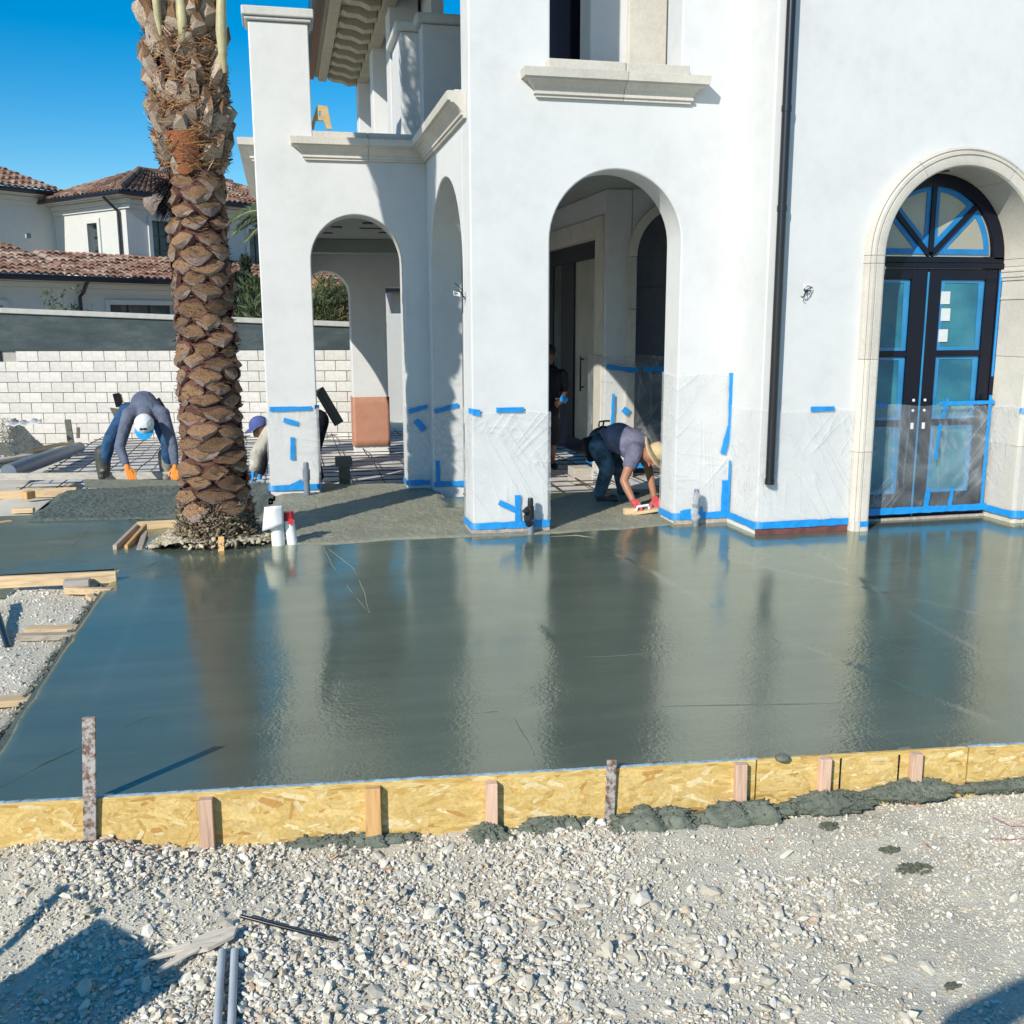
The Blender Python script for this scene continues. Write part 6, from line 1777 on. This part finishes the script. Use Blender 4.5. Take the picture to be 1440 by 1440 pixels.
# tool pouches on his belt
p = at(165, 558, 13.75)
mb = MB(); mb.bar(at(163, 553, 13.7), at(168, 572, 13.7), .085, .03, (0, 1, 0)); mb.build('tool_pouch', M_BLACKCLOTH, w, bevel=.006)
mb = MB(); mb.bar(at(169, 554, 13.72), at(172, 566, 13.72), .03, .03); mb.build('hammer_handle', M_STAKE2, w)
mb = MB(); mb.prism([(154, 573), (169, 575), (163, 592)], lambda u, v, d: at(u, v, 13.72 + d), 0, .04); mb.build('trowel_blade', M_DIRTYWOOD, w)
mb = MB(); mb.bar(at(220, 562, 13.75), at(228, 575, 13.7), .09, .04, (0, 1, 0)); mb.tube([at(229, 572, 13.7), at(233, 577, 13.7), at(229, 582, 13.7)], .008, 6); mb.build('tool_pouch', M_BLACKCLOTH, w)

# ---- worker in the straw hat, bent double in the front arch, facing right
w = person((at(850, 700, 10.23).x, 10.2, 0), 'worker in heather blue T-shirt and straw hat bent double in the front arch')
hipN, hipF = at(842, 628, 10.35), at(848, 626, 10.65)
knN, knF = at(854, 659, 10.23), at(872, 662, 10.63)
anN, anF = at(843, 694, 10.28), at(876, 690, 10.65)
shN, shF = at(893, 636, 9.83), at(908, 634, 10.18)
elN, elF = at(877, 676, 9.71), at(914, 668, 10.03)
wrN, wrF = at(890, 704, 9.59), at(920, 700, 9.83)
pel = (hipN + hipF) / 2 + Vector((0, 0, .06)); chest = (shN + shF) / 2 + Vector((-.05, .0, .05)); mid = pel.lerp(chest, .5) + Vector((0, -.02, .07))
hd = at(918, 640, 9.78); neck = (shN + shF) / 2 + Vector((.05, -.08, .0))
flesh('body', [[(pel, .13), (mid, .13), (chest, .14), (neck, .07), (hd + Vector((-.05, .03, 0)), .062)], [(hipN, .095), (knN, .062), (anN, .046), (anN + Vector((.12, -.04, -.05)), .04)], [(hipF, .095), (knF, .062), (anF, .046), (anF + Vector((.12, -.04, -.05)), .04)],
      [(shN, .066), (lerp(shN, elN, .5), .056), (elN, .044), (lerp(elN, wrN, .4), .046), (wrN, .032)], [(shF, .066), (elF, .046), (wrF, .032)]] + head_chains(hd, (.75, -.2, -.65), (.2, -.3, -.9)), M_SKIN, w)
flesh('shirt', [[(pel + Vector((.05, 0, 0)), .145), (mid, .165), (chest, .17), (neck + Vector((-.03, .02, 0)), .09)], [(shN, .098), (lerp(shN, elN, .42), .082)], [(shF, .095), (lerp(shF, elF, .42), .08)], [(shN, .10), (chest, .12), (shF, .10)]], M_PURPLE, w, .012)
flesh('trousers', [[(pel, .150), (hipN, .125), (lerp(hipN, knN, .5), .105), (knN, .085), (anN, .068)], [(pel, .14), (hipF, .12), (knF, .085), (anF, .068)]], M_JEANS2, w, .012)
for an in (anN, anF):
    flesh('boot', [[(an, .06), (an + Vector((.02, 0, -.05)), .06), (an + Vector((.15, -.05, -.06)), .048)]], M_RUBBER, w, .011, 2)
glove(w, wrN, at(902, 720, 9.45), (.3, -1, 0), M_GLOVE2, side=1); glove(w, wrF, at(928, 712, 9.63), (.3, -1, 0), M_GLOVE2, side=-1)
u = Vector((.62, -.30, .42)).normalized(); f = Vector((.5, -.2, -.85)); f = (f - u * f.dot(u)).normalized(); s_ = u.cross(f); c = hd + u * .03
mb = MB(); V = []; F = []; n = 28
prof = [(.215, -.012), (.19, .0), (.15, .004), (.112, .008), (.108, .05), (.095, .095), (.06, .118), (.0, .124)]
for r_, h in prof:
    for k in range(n):
        a = 2 * math.pi * k / n; V.append(c + (f * math.cos(a) + s_ * math.sin(a)) * r_ + u * (h + (.02 * math.cos(2 * a) if r_ > .15 else 0)))
for j in range(len(prof) - 1):
    for k in range(n): F.append((j * n + k, j * n + (k + 1) % n, (j + 1) * n + (k + 1) % n, (j + 1) * n + k))
mb.add(V, F); o = mb.build('straw_hat', M_STRAW, w, smooth=50); q = o.modifiers.new('thick', 'SOLIDIFY'); q.thickness = .005
mb = MB(); mb.bar(at(826, 615, 10.39), at(834, 648, 10.39), .12, .10, (0, 1, 0)); mb.build('tool_pouch', M_BLACKCLOTH, w, bevel=.02)
mb = MB(); mb.tube([at(842, 600, 10.33), at(843, 593, 10.33), at(850, 592, 10.33), at(858, 592, 10.33)], .010, 6); mb.tube([at(848, 600, 10.33), at(849, 593, 10.33)], .010, 6); mb.tube([at(836, 606, 10.33), at(846, 600, 10.33), at(870, 602, 10.28)], .014, 6); mb.build('tool_loop', M_BLACK, w)
fl = empty('hand_float', (at(893, 722, 9.43).x, 9.45, 0), 'pale wooden hand float pressed on the concrete by the worker in the straw hat', 'trowel')
a, b = at(889, 722, 9.45), at(926, 716, 9.45)
mb = MB(); mb.bar(a, b, .09, .03); mb.build('blade', M_LUMBER, fl, bevel=.004)
mb = MB(); mb.tube([lerp(a, b, .15) + Vector((0, 0, .02)), lerp(a, b, .2) + Vector((0, 0, .06)), lerp(a, b, .6) + Vector((0, 0, .06)), lerp(a, b, .65) + Vector((0, 0, .02))], .014, 8); mb.build('handle', M_WHITE, fl)
bk = MB(); p = at(892, 727, 9.33); bk.box(p.x - .05, p.x + .07, 9.45, 9.53, -.0, .07); tag(bk.build('wood_block', M_LUMBER, bevel=.004), 'small wooden block in front of the hand float', 'block')

# ---- man standing in the loggia, half hidden by the front pillar
w = person((at(786, 652, 12.9).x, 12.9, .02), 'man in dark T-shirt and plaid shorts standing in the loggia behind the pillar')
Y = 12.9
hd = at(786, 500, Y); nk = at(785, 516, Y + .03); shl, shr = at(768, 529, Y), at(804, 529, Y)
pel = at(783, 586, Y + .02); kl, kr = at(776, 622, Y - .02), at(791, 622, Y)
al, ar = at(775, 652, Y + .03), at(790, 651, Y + .05)
er, wr_ = at(807, 552, Y + .06), at(803, 566, Y - .10); el, wl = at(762, 555, Y), at(765, 575, Y - .1)
flesh('body', [[(pel, .14), (lerp(pel, nk, .5), .13), (at(786, 530, Y), .14), (nk, .058), (hd + Vector((0, 0, -.07)), .055)], [(pel + Vector((-.08, 0, 0)), .10), (kl, .062), (al, .042), (al + Vector((0, -.14, -.05)), .036)], [(pel + Vector((.08, 0, 0)), .10), (kr, .062), (ar, .042), (ar + Vector((0, -.14, -.05)), .036)],
      [(shl, .065), (el, .05), (wl, .034)], [(shr, .065), (er, .05), (wr_, .034)]] + head_chains(hd, (0, -.1, -1), (.1, -1, -.1)), M_SKIN2, w)
eyes(w, hd, (0, -.1, -1), (.1, -1, -.1))
flesh('shirt', [[(pel + Vector((0, 0, .02)), .165), (lerp(pel, nk, .5), .16), (at(786, 530, Y), .165), (nk + Vector((0, 0, -.05)), .08)], [(shl, .09), (lerp(shl, el, .7), .08)], [(shr, .09), (lerp(shr, er, .75), .08)], [(shl, .09), (shr, .09)]], M_NAVY, w, .013)
flesh('shorts', [[(pel, .165), (lerp(pel, kl, .9) + Vector((-.02, 0, 0)), .115)], [(pel, .165), (lerp(pel, kr, .9) + Vector((.02, 0, 0)), .115)]], M_PLAID, w, .013)
flesh('hair', [[(hd + Vector((0, .02, .05)), .098), (hd + Vector((0, -.02, .055)), .092)]], M_HAIR, w, .012)
for a_ in (al, ar):
    flesh('shoe', [[(a_ + Vector((0, .02, -.05)), .05), (a_ + Vector((0, -.16, -.06)), .046)]], M_NAVY, w, .011, 2)
glove(w, wr_, at(794, 572, Y - .16), (0, 0, 1), M_SKIN2, curl=(0, -1, 0), name='hand'); glove(w, wl, at(768, 586, Y - .12), (0, -1, 0), M_SKIN2, curl=(1, 0, 0), name='hand')
mb = MB(); mb.tube([at(805, 566, Y - .1) + Vector((-.07, .25, 0)), at(809, 560, Y - .12) + Vector((-.07, .25, 0))], .055, 10); tag(mb.build('tape_roll', M_TAPE, smooth=40), 'roll of blue tape in the hand of the standing man', 'tape roll')

w.location.x -= .07; w.location.y += .25
# ---- worker bent low behind the far left pillar, facing left
w = person((at(415, 690, 12.9).x, 12.95, -.1), 'worker in blue cap bent low behind the far left pillar')
Y = 12.95
hd = at(364, 600, Y - .05); shN, shF = at(380, 607, Y - .12), at(382, 606, Y + .25); pel = at(446, 592, Y + .1)
chest = (shN + shF) / 2 + Vector((.08, 0, .04)); mid = pel.lerp(chest, .5) + Vector((0, 0, .10))
elN, wrN = at(361, 638, Y - .16), at(357, 662, Y - .22); elF, wrF = at(372, 640, Y + .25), at(366, 668, Y + .2)
knN, knF = at(432, 640, Y), at(440, 640, Y + .3); anN, anF = at(446, 672, Y), at(448, 670, Y + .3)
flesh('body', [[(pel, .13), (mid, .13), (chest, .14), (lerp(chest, hd, .6), .065), (hd, .06)], [(pel, .11), (knN, .065), (anN, .045), (anN + Vector((-.13, 0, -.05)), .04)], [(pel, .11), (knF, .065), (anF, .045), (anF + Vector((-.13, 0, -.05)), .04)], [(shN, .065), (elN, .047), (wrN, .034)], [(shF, .065), (elF, .047), (wrF, .034)]] + head_chains(hd + Vector((.03, 0, -.02)), (-.35, 0, -.9), (-.5, -.2, -.3)), M_SKIN2, w)
flesh('shirt', [[(pel, .15), (mid, .165), (chest, .165), (lerp(chest, hd, .45), .085)], [(shF, .09), (elF, .07), (lerp(elF, wrF, .8), .06)], [(shN, .09), (shF, .09)]], M_BLACKCLOTH, w, .013)
flesh('sleeve', [[(shN, .094), (elN, .082), (lerp(elN, wrN, .8), .072)]], M_PALECLOTH, w, .011)
flesh('trousers', [[(pel, .155), (knN, .09), (anN, .072)], [(pel, .155), (knF, .09), (anF, .072)]], M_NAVY, w, .013)
for an in (anN, anF): flesh('boot', [[(an, .06), (an + Vector((-.02, 0, -.06)), .06), (an + Vector((-.16, 0, -.07)), .05)]], M_RUBBER, w, .012, 2)
glove(w, wrN, at(353, 682, Y - .24), (0, 1, 0), M_TAPE, side=-1); glove(w, wrF, at(362, 684, Y + .14), (0, 1, 0), M_TAPE, side=-1)
cap_mesh(w, hd + Vector((.0, 0, .02)), (-.35, -.12, .92), (-.92, -.2, -.38), M_CAPN, M_CAPN, .118)
fl = MB(); a, b = at(350, 682, Y - .26), at(376, 681, Y - .26); fl.bar(a, b, .10, .02); fl.tube([lerp(a, b, .2), lerp(a, b, .2) + Vector((0, 0, .05)), lerp(a, b, .8) + Vector((0, 0, .05)), lerp(a, b, .8)], .013, 7)
tag(fl.build('hand_float', M_PALEPVC), 'grey hand float under the blue glove of the worker behind the far left pillar', 'trowel')
mb = MB(); mb.bar(at(448, 547, Y - .1), at(477, 596, Y - .1), .13, .05, (0, 1, 0)); mb.bar(at(447, 552, Y - .14), at(474, 598, Y - .14), .05, .03, (0, 1, 0)); mb.build('tool_pouch', M_BLACK, w, bevel=.012)

# ---- out of the picture: the photographer, and an assumed wheelbarrow shaped for its shadow on the gravel
w = person((0, -.42, -.25), 'photographer in dark clothes holding a phone up at arm length')
V3 = lambda x, y, z: Vector((x, y, z))
flesh('body', [[(V3(0, -.42, .68), .14), (V3(0, -.42, 1.0), .13), (V3(0, -.40, 1.17), .15), (V3(0, -.38, 1.33), .06), (V3(0, -.36, 1.46), .09), (V3(0, -.36, 1.52), .1)], [(V3(-.1, -.42, .68), .1), (V3(-.11, -.42, .25), .065), (V3(-.11, -.42, -.17), .05), (V3(-.11, -.30, -.21), .04)], [(V3(.1, -.42, .68), .1), (V3(.11, -.42, .25), .065), (V3(.11, -.42, -.17), .05), (V3(.11, -.30, -.21), .04)],
      [(V3(-.22, -.34, 1.32), .075), (V3(-.31, .10, 1.62), .066), (V3(-.20, .0, 1.78), .058), (V3(-.07, -.08, 1.90), .05)], [(V3(.2, -.38, 1.24), .065), (V3(.30, -.10, 1.42), .056), (V3(.14, -.11, 1.72), .045), (V3(.06, -.11, 1.88), .04)]], M_BLACKCLOTH, w, .02)
mb = MB(); mb.box(-.085, .075, -.085, -.076, 1.885, 1.965); tag(mb.build('phone', M_BLACK, bevel=.006), 'black phone held up by the photographer', 'phone')
wb = empty('wheelbarrow', (-1.7, 2.4, -.25), 'unseen wheelbarrow left of the photographer, shaped to cast the shadow on the gravel', 'wheelbarrow')
mb = MB(); T = [(-2.05, 2.35, .50), (-1.62, 2.72, .50), (-1.22, 2.40, .42), (-1.66, 2.02, .42)]; Bm = [(-1.86, 2.36, .20), (-1.64, 2.55, .20), (-1.42, 2.38, .18), (-1.66, 2.18, .18)]
mb.add(T + Bm, [(0, 1, 5, 4), (1, 2, 6, 5), (2, 3, 7, 6), (3, 0, 4, 7), (4, 5, 6, 7)]); o = mb.build('tray', M_RUST, wb); q = o.modifiers.new('thick', 'SOLIDIFY'); q.thickness = .004
mb = MB(); mb.tube([(-1.75, 2.2, .12), (-1.93, 2.62, .37), (-1.78, 2.89, .55)], .02, 8); mb.tube([(-1.6, 2.0, .12), (-2.1, 2.4, .36), (-2.3, 2.75, .50)], .02, 8); mb.build('handle', M_LUMBER, wb)
mb = MB(); mb.tube([(-1.50, 1.98, -.07), (-1.42, 2.06, -.07)], .17, 18); mb.build('wheel', M_RUBBER, wb)
mb = MB(); mb.bar((-1.72, 2.42, .2), (-1.80, 2.5, -.25), .03, .03); mb.bar((-1.82, 2.32, .2), (-1.92, 2.38, -.25), .03, .03); mb.build('leg', M_RUST, wb)
